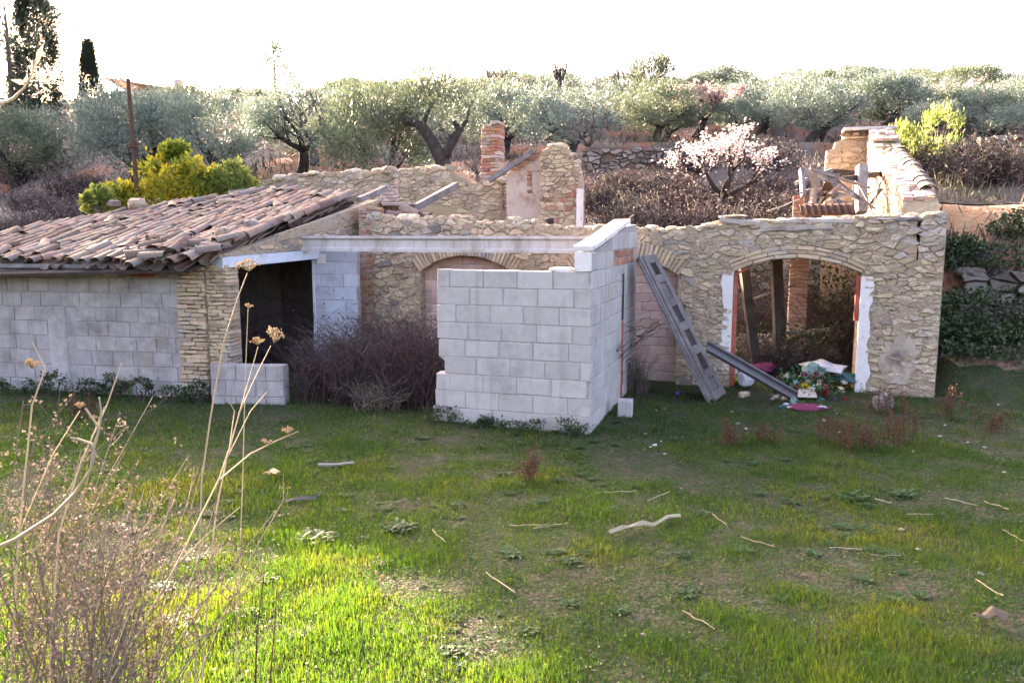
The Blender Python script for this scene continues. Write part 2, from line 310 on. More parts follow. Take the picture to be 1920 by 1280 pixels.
# ------------------------------------------------------------ masonry
_bcache = {}
def block_mesh(l, h, t, mat, c, j, var=0, nm='block'):
    k = (round(l, 2 if l < .2 else 3), round(h, 3), round(t, 2), mat, var)
    if k not in _bcache:
        mb = MB(); cbox(mb, -l / 2, l / 2, 0, t, -h / 2, h / 2, c * (1 + .8 * (var == 2)), j * (2.2 if var == 2 else 1)); _bcache[k] = mb.mesh(nm, mat)
    return _bcache[k]
def courses(parent, name, s0, s1, z0, z1, bl, bh, mat, t=.10, joint=.010, mask=None, proud=0.0, jit=.004, c=.006, cut=0.0, lvar=.0, rnd=RND, tilt=.004, y=0.0):
    """lay pieces in running bond as children of parent (parent space: x along, -y front)"""
    n = max(1, round((z1 - z0) / bh)); h = (z1 - z0) / n; out = []
    for r in range(n):
        x = s0 - (bl * .5 if r % 2 else 0) - rnd.uniform(0, cut)
        while x < s1 - .02:
            l = bl * (1 + rnd.uniform(-lvar, lvar)); a, b = max(x, s0), min(x + l, s1); x += l
            if b - a < .035: continue
            cx, cz = (a + b) / 2, z0 + (r + .5) * h
            if mask and not mask(cx, cz): continue
            jt = joint * rnd.choice((.4, .6, 1, 1, 1.5)); ll = round(b - a - jt, 3)
            o = link(name, block_mesh(ll, round(h - joint * rnd.choice((.4, .8, 1, 1.4)), 3), t, mat, c, jit, rnd.randint(0, 2), name), parent)
            o.location = (cx + rnd.uniform(-jit, jit) * .5, y - proud - rnd.uniform(0, jit) * 1.5, cz + rnd.uniform(-jit, jit) * .5); o.rotation_euler = (rnd.uniform(-tilt, tilt), rnd.uniform(-tilt, tilt), rnd.uniform(-tilt, tilt))
            out.append(o)
    return out
def clip_poly(poly, nx, nz, c):           # keep nx*x+nz*z <= c
    out = []
    for i in range(len(poly)):
        a, b = poly[i], poly[(i + 1) % len(poly)]; da = nx * a[0] + nz * a[1] - c; db = nx * b[0] + nz * b[1] - c
        if da <= 0: out.append(a)
        if (da < 0) != (db < 0) and abs(da - db) > 1e-12:
            t = da / (da - db); out.append((a[0] + (b[0] - a[0]) * t, a[1] + (b[1] - a[1]) * t))
    return out
def voronoi(s0, s1, z0, z1, cs, cz, jit=.8, rnd=RND, rowjit=.42):
    nr = max(1, round((z1 - z0) / cz)); pts = []; asp = cz / cs
    for r in range(-1, nr + 1):
        x = s0 - cs * rnd.uniform(.2, 1.2); 
        while x < s1 + cs:
            pts.append((x + rnd.uniform(-jit, jit) * cs * .5, z0 + (r + .5 + rnd.uniform(-rowjit, rowjit)) * cz)); x += cs * rnd.choice((.45, .7, .9, 1.1, 1.5, 1.9))
    A = np.array(pts); Q = A * np.array([asp, 1.0]); res = []
    for i, p in enumerate(pts):
        if not (s0 - .02 < p[0] < s1 + .02 and z0 - .02 < p[1] < z1 + .02): continue
        dd = ((Q - Q[i]) ** 2).sum(1); nb = np.argsort(dd)[1:15]
        poly = [(s0, z0), (s1, z0), (s1, z1), (s0, z1)]
        for k in nb:       # bisector in scaled space
            nx, nz = (Q[k] - Q[i]); c = ((Q[k] ** 2).sum() - (Q[i] ** 2).sum()) / 2
            poly = clip_poly(poly, nx * asp, nz, c)
            if len(poly) < 3: break
        if len(poly) >= 3: res.append(poly)
    return res
def stone_geo(mb, poly, proud, joint=.012, rnd=RND, y=0.0, back=.03):
    cx = sum(p[0] for p in poly) / len(poly); cz = sum(p[1] for p in poly) / len(poly)
    q = []
    n = len(poly)
    for i in range(n):        # cut corners
        a, b = poly[i], poly[(i + 1) % n]; L = math.hypot(b[0] - a[0], b[1] - a[1])
        if L < .012: continue
        nx, nz = -(b[1] - a[1]) / L, (b[0] - a[0]) / L; f = rnd.uniform(.35, .65); w_ = L * rnd.uniform(-.10, .07); ca = rnd.uniform(.03, .22)
        q += [(a[0] + (cx - a[0]) * ca * .6, a[1] + (cz - a[1]) * ca * .6), (a[0] + (b[0] - a[0]) * f + nx * -w_, a[1] + (b[1] - a[1]) * f + nz * -w_)]
    if len(q) < 4: return None
    def sh(p, dist):
        dx, dz = cx - p[0], cz - p[1]; L = math.hypot(dx, dz) + 1e-9; k = min(.6, dist / L); return (p[0] + dx * k, p[1] + dz * k)
    A = [sh(p, joint * rnd.uniform(.15, 1.5)) for p in q]; B_ = [sh(p, joint * .3 + .006 * rnd.uniform(.5, 1.8)) for p in A]; m = len(A)
    tx, tz = rnd.uniform(-.06, .06), rnd.uniform(-.06, .06)
    V = [(p[0], y + back, p[1]) for p in A] + [(p[0], y - proud * .35, p[1]) for p in A] + [(p[0], y - proud + tx * (p[0] - cx) + tz * (p[1] - cz) + rnd.uniform(-.003, .003), p[1]) for p in B_]
    Fc = []
    for i in range(m):
        k = (i + 1) % m; Fc += [(i, k, m + k, m + i), (m + i, m + k, 2 * m + k, 2 * m + i)]
    Fc.append(tuple(range(2 * m, 3 * m))); mb.add(V, Fc); return cx, cz
def parea(p): return abs(sum(p[i][0] * p[(i + 1) % len(p)][1] - p[(i + 1) % len(p)][0] * p[i][1] for i in range(len(p)))) / 2
def rubble(parent, polys, mat, budget, proud=(.008, .035), joint=.012, name='stone', y=0.0, rnd=RND, minpart=0.0):
    """the largest stones become parts, the rest one joined part"""
    polys = sorted(polys, key=parea, reverse=True); rest = MB(); n = 0
    for i, p in enumerate(polys):
        if i < budget and parea(p) > minpart:
            mb = MB(); c = stone_geo(mb, p, rnd.uniform(*proud), joint, rnd, y)
            if c is None: continue
            o = mb.build(name, mat[i % len(mat)] if isinstance(mat, (list, tuple)) else mat, parent); n += 1
        else: stone_geo(rest, p, rnd.uniform(*proud), joint, rnd, y)
    if rest.v: kind(rest.build('small_stones', mat[0] if isinstance(mat, (list, tuple)) else mat, parent), 'stuff')
    return n
def cen(p): return sum(a[0] for a in p) / len(p), sum(a[1] for a in p) / len(p)
# ============================================================ GROUND
def axis(*segs):
    out = []
    for a, b, st in segs: out += list(np.arange(a, b, st))
    return np.array(out + [segs[-1][1]])
gx = axis((-160, -40, 8), (-40, -14, 1.2), (-14, 12, .25), (12, 40, 1.2), (40, 160, 8))
gy = axis((-60, 2, 3), (2, 20, .22), (20, 62, .7), (62, 110, 4), (110, 260, 15))
GX, GY = np.meshgrid(gx, gy); GZ = hz_np(GX, GY)
nx_, ny_ = len(gx), len(gy); idx = np.arange(nx_ * ny_).reshape(ny_, nx_)
Q = np.stack([idx[:-1, :-1], idx[:-1, 1:], idx[1:, 1:], idx[1:, :-1]], -1).reshape(-1, 4)
V = np.stack([GX, GY, GZ], -1).reshape(-1, 3); VC = V[Q].mean(1)
sF = (VC[:, 0] - FB.A.x) * FB.u.x + (VC[:, 1] - FB.A.y) * FB.u.y; dF = (VC[:, 0] - FB.A.x) * FB.v.x + (VC[:, 1] - FB.A.y) * FB.v.y
is_hill = (VC[:, 2] > .35) & (VC[:, 1] > 8)
def sub(mask, name, mat):
    f = Q[mask]; u, inv = np.unique(f, return_inverse=True); me = np_mesh(name, V[u], inv.reshape(-1, 4), mat, True)
    return kind(link(name, me), 'structure')
sub(~is_hill, 'ground', 'soil')
hill = sub(is_hill, 'hillside', 'hillsoil')
hill.data.materials.append(M['orange_earth'])
sh_, dh_ = sF[is_hill], dF[is_hill]
hill.data.polygons.foreach_set('material_index', ((sh_ > .2) & (sh_ < 6) & (dh_ > 3.9 + .35 * np.sin(sh_ * 2.3)) & (dh_ < 5.15)).astype(np.int32)); hill.data.update()
# pale track above the bank, right of the building
rs = np.arange(.35, 24, .4); rd = np.arange(5.25, 8.0, .3); RS, RD = np.meshgrid(rs, rd)
wx = FB.A.x + FB.u.x * RS + FB.v.x * (RD + .25 * np.sin(RS * .9)); wy = FB.A.y + FB.u.y * RS + FB.v.y * (RD + .25 * np.sin(RS * .9))
ri = np.arange(RS.size).reshape(RS.shape); rq = np.stack([ri[:-1, :-1], ri[:-1, 1:], ri[1:, 1:], ri[1:, :-1]], -1).reshape(-1, 4)
kind(link('track', np_mesh('track', np.stack([wx, wy, hz_np(wx, wy) + .03], -1).reshape(-1, 3), rq, 'road', True)), 'structure')

def arc_pts(c, w, zs, rise, n=14, a0=0.0, a1=1.0):
    R_ = (w * w + rise * rise) / (2 * rise); zc = zs + rise - R_; h = math.asin(min(1, w / R_))
    return [(c + R_ * math.sin(-h + 2 * h * i / n), zc + R_ * math.cos(-h + 2 * h * i / n)) for i in range(n + 1)], R_, zc, h
def ring(parent, c, w, zs, rise, r0, thick, blen, mat, y, radial=False, name='arch_brick', depth=.2, rnd=RND):
    """bricks following an arch; radial = on end like voussoirs"""
    _, R_, zc, h = arc_pts(c, w, zs, rise); R_ = R_ + r0; n = max(3, round(2 * h * R_ / blen)); st = 2 * h / n
    for i in range(n):
        a = -h + (i + .5) * st; l = st * R_ - .009
        o = link(name, block_mesh(l, thick - .008, depth, mat, .005, .004, rnd.randint(0, 2), name), parent)
        o.location = (c + (R_ + thick / 2) * math.sin(a), y - rnd.uniform(0, .012), zc + (R_ + thick / 2) * math.cos(a)); o.rotation_euler = (0, a + rnd.uniform(-.02, .02), 0)
def in_arch(s, z, c, w, zs, rise, grow=0.0):
    if z < zs + .0: return abs(s - c) < w + grow * .4
    R_ = (w * w + rise * rise) / (2 * rise); zc = zs + rise - R_
    return math.hypot(s - c, z - zc) < R_ + grow and abs(s - c) < w + .12
def caps(parent, name, s0, s1, top, y0, y1, mat, n, size=(.09, .22), rnd=RND, hgt=.5):
    """loose uneven stones along the broken wall top"""
    for i in range(n):
        s = s0 + (s1 - s0) * (i + rnd.uniform(.2, .8)) / n; r = rnd.uniform(*size) * .5
        mb = MB(); rock(mb, (0, 0, 0), (r * rnd.uniform(.9, 1.5), r * rnd.uniform(.8, 1.3), r * rnd.uniform(.4, .75) * hgt * 2), rnd)
        o = mb.build(name, mat, parent); o.location = (s, rnd.uniform(y0, y1), top(s) + r * .25)

# ============================================================ RIGHT: arched stone facade
fac = wall_thing('stone_facade', 'tan rubble stone front wall with the open brick arch, right of the leaning door', 'wall', FB)
AC, AW, AZ, AR = -1.825, .835, 1.64, .20
apts, _, _, _ = arc_pts(AC, AW, AZ, AR)
topf = interp([-3.2, -2.9, -2.3, -1.6, -.9, -.3, 0], [2.27, 2.31, 2.36, 2.37, 2.40, 2.40, 2.42])
out = [(-3.2, -.2), (AC - AW, -.2)] + apts + [(AC + AW, -.2), (0, -.2)] + [(0, 2.42), (-.29, 2.41), (-.315, 1.80), (-.335, 1.78), (-.33, 2.0), (-.36, 2.2), (-.345, 2.40)] + ragged([(-.4, 2.40), (-.9, 2.38), (-1.6, 2.35), (-2.3, 2.33), (-2.9, 2.29), (-3.2, 2.25)], .1, .03)
mb = MB(); prism(mb, out, -.002, .46); core = mb.build('wall_core', 'mortar', fac)
cells = []
for p in voronoi(-3.19, -.005, 1.60, 2.42, .15, .070, rowjit=.5):
    s, z = cen(p)
    if not in_arch(s, z, AC, AW, AZ, AR, .19) and z < topf(s) and z > 1.66 and not (-.38 < s < -.28 and z > 1.8): cells.append(p)
for p in voronoi(-.96, -.004, -.02, 1.67, .17, .058, rowjit=.28):
    s, z = cen(p)
    if s > -.80 or z > 1.3: cells.append(p)
for p in voronoi(-3.19, AC - AW - .005, -.02, 1.67, .16, .060, rowjit=.28):
    s, z = cen(p)
    cells.append(p)
rubble(core, cells, ['stone', 'stone', 'stone', 'tanbrick', 'stone', 'stone', 'creamplaster'], 300, (.001, .034), .006)
for k in range(3): ring(fac, AC, AW, AZ - .005, AR, .004 + k * .056, .056, .24 if k else .27, 'tanbrick', -.026 + .004 * k, depth=.3)
# white plaster jambs, red painted frame posts
def patch(parent, name, pts, mat, y0=-.022, y1=.05): mb = MB(); prism(mb, pts, y0, y1); return mb.build(name, mat, parent)
def vstrip(s0, s1, z0, z1, side, amp=.03, rnd=RND):
    n = 46; o = rnd.uniform(0, 90); zs = [z0 + (z1 - z0) * i / n for i in range(n + 1)]
    e = lambda z: amp * (1.5 * mno.noise(Vector((z * 3.1, o, 0))) + .8 * mno.noise(Vector((z * 11, o, 4)))) + rnd.uniform(-.006, .006)
    return [(s0 + (e(z) if side < 0 else 0), z) for z in zs] + [(s1 + (e(z) if side > 0 else 0), z) for z in reversed(zs)]
patch(fac, 'plaster_jamb', vstrip(AC + AW - .004, -.86, .02, 1.60, 1, .045), 'whiteplaster')
patch(fac, 'plaster_jamb', vstrip(-2.80, AC - AW + .004, .50, 1.66, -1, .03), 'whiteplaster')
def post(parent, name, s, d, z0, z1, w, t, mat): mb = MB(); cbox(mb, s - w / 2, s + w / 2, d, d + t, z0, z1, .004, .003); return mb.build(name, mat, parent)
post(fac, 'frame_post', AC - AW + .035, .015, 0, 1.58, .06, .10, 'redpaint'); post(fac, 'frame_post', AC + AW - .032, .02, 1.0, 1.62, .055, .10, 'redpaint')
mb = MB(); beam(mb, (AC - AW + .02, .05, 1.60), (AC - AW + .20, .05, 1.70), .06, .03); mb.build('frame_rail', 'redpaint', fac)
# plaster smear with a soot mark on the right pier
sm = pmat('sooty_plaster', (.40, .335, .27), (.49, .42, .345), 9, (.34, .27, .20), 5, .48, .62, var=0, bump=.5, bscale=30)
nt = sm.node_tree; L = nt.links.new; tcx = N(nt, 'TexCoord'); ln = N(nt, 'VectorMath', operation='LENGTH'); mpn = N(nt, 'Mapping'); mpn.inputs['Scale'].default_value = (1, 0, 1.15); L(tcx.outputs['Object'], mpn.inputs[0]); L(mpn.outputs[0], ln.inputs[0])
nzz = N(nt, 'TexNoise'); nzz.inputs['Scale'].default_value = 14; nzz.inputs['Detail'].default_value = 6; L(tcx.outputs['Object'], nzz.inputs['Vector'])
ma = N(nt, 'Math', operation='MULTIPLY_ADD'); ma.inputs[1].default_value = .22; L(nzz.outputs[0], ma.inputs[0]); L(ln.outputs['Value'], ma.inputs[2])
mr = N(nt, 'MapRange'); mr.inputs[1].default_value = .11; mr.inputs[2].default_value = .30; mr.inputs[3].default_value = .92; mr.inputs[4].default_value = 0; L(ma.outputs[0], mr.inputs[0])
pb = [n for n in nt.nodes if n.type == 'BSDF_PRINCIPLED'][0]; src = pb.inputs['Base Color'].links[0].from_socket
mxx = N(nt, 'MixRGB'); mxx.inputs[2].default_value = (.055, .045, .05, 1); L(mr.outputs[0], mxx.inputs[0]); L(src, mxx.inputs[1]); L(mxx.outputs[0], pb.inputs['Base Color']); M['sooty'] = sm
s_, z_ = FB.loc(1692, 668)
def smear(rx_, rz_, seed, n=54, rough=.38):
    return [(rx_ * math.cos(a) * (1 + rough * (mno.noise(Vector((math.cos(a) * 1.4, math.sin(a) * 1.4, seed))) + .6 * mno.noise(Vector((math.cos(a) * 4.5, math.sin(a) * 4.5, seed + 9))) + .35 * mno.noise(Vector((math.cos(a) * 12, math.sin(a) * 12, seed + 4))))), rz_ * math.sin(a) * (1 + rough * (mno.noise(Vector((math.cos(a) * 1.4, math.sin(a) * 1.4, seed))) + .6 * mno.noise(Vector((math.cos(a) * 4.5, math.sin(a) * 4.5, seed + 9))) + .35 * mno.noise(Vector((math.cos(a) * 12, math.sin(a) * 12, seed + 4)))))) for a in [i * 2 * math.pi / n for i in range(n)]]
blob = smear(.25, .34, 3.3)
for k_, (ss, zz, rx_, rz_) in enumerate(((-.72, 1.05, .12, .16), (-.62, 1.42, .16, .10), (-.45, .95, .13, .2), (-.2, 1.25, .14, .09), (-.5, .32, .22, .14), (-2.5, 2.12, .12, .16), (-2.2, 2.02, .10, .06), (-1.2, 2.2, .18, .07), (-1.6, 2.12, .2, .06), (-.7, 2.1, .16, .09), (-2.95, 1.2, .1, .2), (-2.95, .7, .12, .16), (-3.0, 1.95, .12, .1))):
    mb = MB(); prism(mb, smear(rx_, rz_, 20 + 3.7 * k_), -.021 - .001 * (k_ % 4), .02); o = mb.build('mortar_smear', 'mortar', fac); o.location = (ss, 0, zz)
mb = MB(); prism(mb, blob, -.026, .03); o = mb.build('sooty_plaster', 'sooty', fac); o.location = (s_ - .06, 0, z_ - .03)
# timber lintel logs and slabs along the top
def log(parent, name, p0, p1, r, mat, rnd=RND):
    mb = MB(); n = 6; P = [Vector(p0).lerp(Vector(p1), i / n) + Vector((0, rnd.uniform(-.01, .01), rnd.uniform(-.012, .012))) for i in range(n + 1)]
    tube(mb, P, [r * rnd.uniform(.85, 1.1) for _ in P], 7); return mb.build(name, mat, parent)
for a, b, r in (((1350, 412), (1440, 424), .055), ((1425, 432), (1560, 425), .065), ((1470, 415), (1600, 414), .05)):
    (s0, z0), (s1, z1) = FB.loc(*a), FB.loc(*b); log(fac, 'top_log', (s0, .02, z0), (s1, .03, z1), r, 'palewood')
for a, w, h, m in (((1400, 422), .17, .06, 'stone'), ((1640, 432), .16, .05, 'stone'), ((1700, 412), .22, .05, 'wood'), ((1655, 411), .16, .02, 'concrete'), ((1612, 420), .09, .06, 'stone'), ((1752, 402), .16, .04, 'stone'), ((1375, 406), .2, .025, 'stone'), ((1330, 424), .12, .05, 'stone')):
    s0, z0 = FB.loc(*a); mb = MB(); rock(mb, (0, 0, 0), (w, .16, h), RND, .2, Matrix.Rotation(RND.uniform(-.1, .1), 3, 'Y')); o = mb.build('cap_slab', m, fac); o.location = (s0, .12, z0)
caps(fac, 'cap_stone', -3.2, 0, lambda s: topf(s) - .03, .1, .4, 'stone', 26, (.08, .2))

# ============================================================ MIDDLE: long wall with the bricked-up arches
mid = wall_thing('blind_arch_wall', 'ruined rubble wall with bricked-up arches behind the concrete beam', 'wall', FB.off(-3.2, 0))
W0 = -5.3
mtx = [W0, -5.0, -4.4, -3.9, -3.5, -3.1, -2.7, -2.3, -1.8, -1.2, -.6, 0]; mtz = [2.42, 2.45, 2.38, 2.42, 2.36, 2.30, 2.38, 2.30, 2.22, 2.26, 2.22, 2.25]
topm = interp(mtx, mtz)
ARCH = [(-3.47, .77, 1.58, .26), (-.99, .77, 1.58, .26)]
out = [(W0, -.2)]
for c, w, zs, rs_ in ARCH: out += [(c - w, -.2)] + arc_pts(c, w, zs, rs_, 12)[0] + [(c + w, -.2)]
out += [(-.003, -.2)] + ragged(list(zip(mtx, mtz))[::-1], .1, .06)
mb = MB(); prism(mb, out, -.002, .44); core = mb.build('wall_core', 'mortar', mid)
cells = []
for p in voronoi(W0 + .23, -.006, -.02, 2.45, .16, .075, rowjit=.5):
    s, z = cen(p)
    if z < topm(s) - .02 and not any(in_arch(s, z, *a, .20) or (z < a[2] and abs(s - a[0]) < a[1] + .08) for a in ARCH): cells.append(p)
rubble(core, cells, ['stone', 'stone', 'tanbrick', 'stone', 'stone', 'greystone', 'stone'], 295, (.001, .034), .006)
courses(mid, 'brick', W0, W0 + .23, -.02, 2.6, .24, .062, 'redbrick', t=.42, jit=.006, lvar=.1)
for i, (c, w, zs, rs_) in enumerate(ARCH):
    ring(mid, c, w, zs - .01, rs_, .003, .24, .058, 'tanbrick', -.020, depth=.3, name='arch_brick')
    inf = MB(); cbox(inf, c - w - .05, c + w + .05, .18, .34, -.1, zs + rs_ - .02, .005); io = inf.build('arch_infill', 'plaster', mid)
    courses(io, 'infill_block', c - w, c + w, 0, zs + rs_ - .02, .25, .13, 'pinkbrick', t=.08, y=.172, mask=lambda s, z, c=c, w=w, zs=zs, r=rs_: in_arch(s, z + .05, c, w, zs, r, 0))
caps(mid, 'cap_stone', W0 + .2, -.05, lambda s: topm(s) - .02, .08, .38, 'stone', 44, (.09, .26))
# collapsed end with broken tiles and rotten timber near the brick edge
# ============================================================ RIGHT: raking gable wall
FGI = FB.off(-.45, 5.2, 90)          # inner face: local x comes forward
gab = wall_thing('gable_wall', 'sunlit raking end wall with tiles on its edge, at the right above the arch', 'wall', FGI)
rk = [(0, 4.02), (.45, 3.98), (1.0, 3.80), (1.25, 3.58), (2.0, 3.36), (2.9, 3.10), (3.9, 2.82), (4.6, 2.60), (4.72, 2.47)]
rkf = interp([p[0] for p in rk], [p[1] for p in rk])
out = [(0, -.2), (4.735, -.2)] + ragged(rk[::-1], .1, .03)
mb = MB(); prism(mb, out, 0, .45); core = mb.build('wall_core', 'creamplaster', gab)
cells = []
for p in voronoi(.02, 4.70, .2, 4.02, .22, .13):
    s, z = cen(p)
    if z < rkf(s) - .05 and (mno.noise(Vector((s * 1.1, z * 1.3, 5))) > -.02 or z > rkf(s) - .35): cells.append(p)
rubble(core, cells, ['stone', 'creamplaster', 'stone'], 200, (.003, .022), .008, y=-.002)
x = .35
while x < 4.65:        # stepped bricks along the raking top
    for yy in (.07, .2, .34):
        o = link('top_brick', block_mesh(.22, .055, .13, 'pinkbrick' if RND.random() < .6 else 'tanbrick', .006, .006, RND.randint(0, 2), 'top_brick'), gab)
        o.location = (x + RND.uniform(-.04, .04), yy - .06 + RND.uniform(-.02, .02), rkf(x) + .03 + RND.uniform(0, .02)); o.rotation_euler = (RND.uniform(-.1, .1), math.atan2(.28, 1) + RND.uniform(-.1, .1), RND.uniform(-.15, .15))
    x += RND.uniform(.13, .19)
def tile_geo(mb, L_=.42, w0=.105, w1=.08, th=.013, segs=6, sag=1.0):   # barrel tile along +x, wide end at x=0
    V = []
    for x, w in ((0, w0), (L_, w1)):
        for r in (w, w - th):
            for i in range(segs + 1): a = math.pi * i / segs; V.append((x, -math.cos(a) * r, math.sin(a) * r * .72 * sag))
    n = segs + 1; Fc = []
    for i in range(segs):
        o0, i0, o1, i1 = i, n + i, 2 * n + i, 3 * n + i
        Fc += [(o0, o1, o1 + 1, o0 + 1), (i0, i0 + 1, i1 + 1, i1), (o0, o0 + 1, i0 + 1, i0), (o1, i1, i1 + 1, o1 + 1)]
    for i in (0, segs): q = (i, n + i, 3 * n + i, 2 * n + i); Fc.append(q if i == 0 else q[::-1])
    mb.add(V, Fc)
TILE = []
for k in range(6):
    mb = MB(); tile_geo(mb, .42 * RND.uniform(.9, 1.08), .105 * RND.uniform(.92, 1.08), .08 * RND.uniform(.9, 1.08)); me = mb.mesh('roof_tile', 'tile'); me.polygons.foreach_set('use_smooth', [False] * len(me.polygons)); TILE.append(me)
for col, yy in enumerate((.38,)):
    x = 1.25
    while x < 4.1:
        o = link('edge_tile', TILE[RND.randrange(6)], gab); o.location = (x + .30, yy + RND.uniform(-.012, .012), rkf(x + .3) + .055 + RND.uniform(0, .015)); o.scale = (1, 1.25, 1.25)
        o.rotation_euler = (RND.uniform(-.06, .06), math.pi * 0 + .0, math.pi + RND.uniform(-.04, .04)); o.rotation_euler[1] = -math.atan(.28); x += .27
caps(gab, 'cap_stone', .2, 4.6, lambda s: rkf(s) + .05, .1, .4, 'stone', 12, (.08, .18))
# back corner of that end, with its tile cornice
FR = FB.off(-1.15, 5.1)
rc = wall_thing('corner_wall', 'tall stone corner stub capped with a tile cornice, behind the collapsed timbers', 'wall', FR)
out = [(0, .2), (.70, .2), (1.15, .2), (1.15, 4.16), (.30, 4.12), (.28, 3.95), (.15, 3.9), (.13, 3.78), (.0, 3.75)]
mb = MB(); prism(mb, out, -.001, .40); core = mb.build('wall_core', 'mortar', rc)
cells = [p for p in voronoi(.0, .72, 2.0, 4.10, .19, .10, rowjit=.2) if (cen(p)[0] > .3 or cen(p)[1] < 3.74)]
rubble(core, cells, ['stone', 'tanbrick'], 120, (.004, .022), .008)
x = .34
while x < 1.1:
    o = link('cornice_tile', TILE[RND.randrange(6)], rc); o.location = (x, -.10, 4.02); o.rotation_euler = (0, 0, math.pi / 2); o.scale = (.8, .9, .8); x += .17
mb = MB(); cbox(mb, .28, 1.18, -.14, .42, 4.09, 4.15, .01, .006); mb.build('cornice_slab', 'concrete', rc)
mb = MB(); cbox(mb, .30, 1.0, -.05, .40, 3.955, 3.985, .004); mb.build('cornice_course', 'tanbrick', rc)

# ============================================================ REAR rubble wall (left half), chimney, partition, pier
FRE = FB.off(-13.6, 5.0)
rear = wall_thing('rear_rubble_wall', 'long low rubble wall behind the tiled roof, left of the chimney', 'wall', FRE)
rx = [0, .7, 1.4, 2.4, 3.4, 4.4, 4.75, 4.85, 5.2, 5.6, 5.9]; rz = [3.36, 3.50, 3.52, 3.54, 3.55, 3.58, 3.66, 3.45, 3.22, 3.30, 3.28]
topr = interp(rx, rz); out = [(0, .3), (5.9, .3)] + ragged(list(zip(rx, rz))[::-1], .10, .075)
mb = MB(); prism(mb, out, -.003, .5); core = mb.build('wall_core', 'mortar', rear)
cells = [p for p in voronoi(.01, 5.89, 1.85, 3.62, .19, .095, rowjit=.5) if cen(p)[1] < topr(cen(p)[0]) - .02 and not (2.7 < cen(p)[0] < 4.95 and cen(p)[1] < 2.85 + .1 * math.sin(cen(p)[0] * 5))]
rubble(core, cells, ['stone', 'stone', 'creamplaster', 'stone', 'stone', 'tanbrick'], 290, (.004, .04), .008)
patch(rear, 'plaster_panel', [(2.72, 1.9), (4.98, 1.9), (4.98, 2.92), (4.6, 2.78), (4.1, 2.9), (3.6, 2.74), (3.2, 2.86), (2.75, 2.7)], 'creamplaster', -.015, .05)
courses(rear, 'brick', 3.02, 3.5, 2.80, 3.24, .16, .075, 'pinkbrick', t=.1, y=-.04, jit=.006)
caps(rear, 'cap_stone', .05, 5.85, lambda s: topr(s) - .02, .08, .44, 'stone', 40, (.12, .32))

FC = FB.off(-8.19, 5.1)
chm = wall_thing('brick_chimney', 'slender ruined red brick chimney stack rising above the rubble wall', 'chimney', FC)
for r in range(26):
    z = 2.75 + r * .071; top = r >= 24; wb = .02 * math.sin(r * .9)
    for (a, b) in ((0, .21), (.21, .42)) if r % 2 else ((0, .12), (.12, .32), (.32, .42)):
        if top and a < .15: continue
        mb_ = block_mesh(b - a - .008, .062, .40, RND.choice(('redbrick', 'redbrick', 'pinkbrick', 'tanbrick')) if r > 5 else RND.choice(('tanbrick', 'pinkbrick', 'stone')), .007, .007, RND.randint(0, 3), 'brick')
        o = link('brick', mb_, chm); o.location = ((a + b) / 2 + wb * .3 + RND.uniform(-.008, .008), RND.uniform(-.01, .01), z); o.rotation_euler = (0, RND.uniform(-.02, .02), RND.uniform(-.03, .03))
mb = MB(); cbox(mb, .03, .39, .03, .37, 2.6, 4.5, .02, .01); mb.build('flue_core', 'mortar', chm)
for r in range(11):
    mb = MB(); rock(mb, (0, 0, 0), (RND.uniform(.05, .09), .1, .04)); o = mb.build('stone', 'stone', chm); o.location = (.45 + .008 * (11 - r) + RND.uniform(-.02, .02), .1, 2.75 + r * .07)

FP = FB.off(-7.45, 4.6)
par = wall_thing('plastered_partition', 'pink plastered partition stub between the chimney and the stone pier', 'wall', FP)
out = [(0, .3), (.80, .3), (.80, 3.88), (.62, 3.80), (.4, 3.68), (.25, 3.50), (0, 3.40)]
mb = MB(); prism(mb, out, 0, .2); mb.build('plaster_face', 'plaster', par)
courses(par, 'brick', .1, .8, 3.46, 3.90, .2, .065, 'redbrick', t=.16, y=-.012, jit=.006, mask=lambda s, z: z < 3.42 + .6 * s and z > 3.34 + .55 * s)
courses(par, 'brick', .45, .8, 3.0, 3.46, .2, .065, 'redbrick', t=.1, y=-.012, jit=.006, mask=lambda s, z: s > .55 - .5 * (z - 3.0) or RND.random() < .3)
mb = MB(); cbox(mb, .58, .79, -.06, .02, 2.1, 3.42, .006, .004); mb.build('plaster_strip', 'plaster', par)
mb = MB(); beam(mb, (-.35, -.12, 3.26), (.62, -.10, 3.84), .09, .10, n=4, wob=.006); mb.build('wall_plate', 'wood', par)

FQ = FB.off(-6.62, 4.2)
pie = wall_thing('stone_pier', 'tall broken stone and brick pier right of the chimney', 'pier', FQ)
pt = [(0, 3.55), (.08, 3.82), (.3, 3.92), (.52, 3.86), (.60, 3.62), (.72, 3.60), (.80, 3.3), (.82, 3.0)]
ptf = interp([p[0] for p in pt], [p[1] for p in pt])
mb = MB(); prism(mb, [(0, .3), (.84, .3)] + ragged(pt[::-1], .08, .02), -.002, .5); core = mb.build('pier_core', 'mortar', pie)
cells = [p for p in voronoi(0, .82, 2.1, 3.95, .17, .085, rowjit=.25) if cen(p)[1] < ptf(cen(p)[0]) - .01]
up_ = [p for p in cells if cen(p)[1] > 3.15 - .3 * math.sin(4 * cen(p)[0])]; lo_ = [p for p in cells if p not in up_]
rubble(core, up_, 'stone', 140, (.008, .04), .009); rubble(core, lo_, ['redbrick', 'tanbrick', 'stone'], 140, (.006, .035), .009, name='brick')
mb = MB(); cbox(mb, .77, .84, -.03, .3, 2.1, 3.05, .006, .008); mb.build('white_edge', 'whiteplaster', pie)
caps(pie, 'cap_stone', .02, .8, lambda s: ptf(s) - .02, .05, .4, 'stone', 9, (.1, .26))

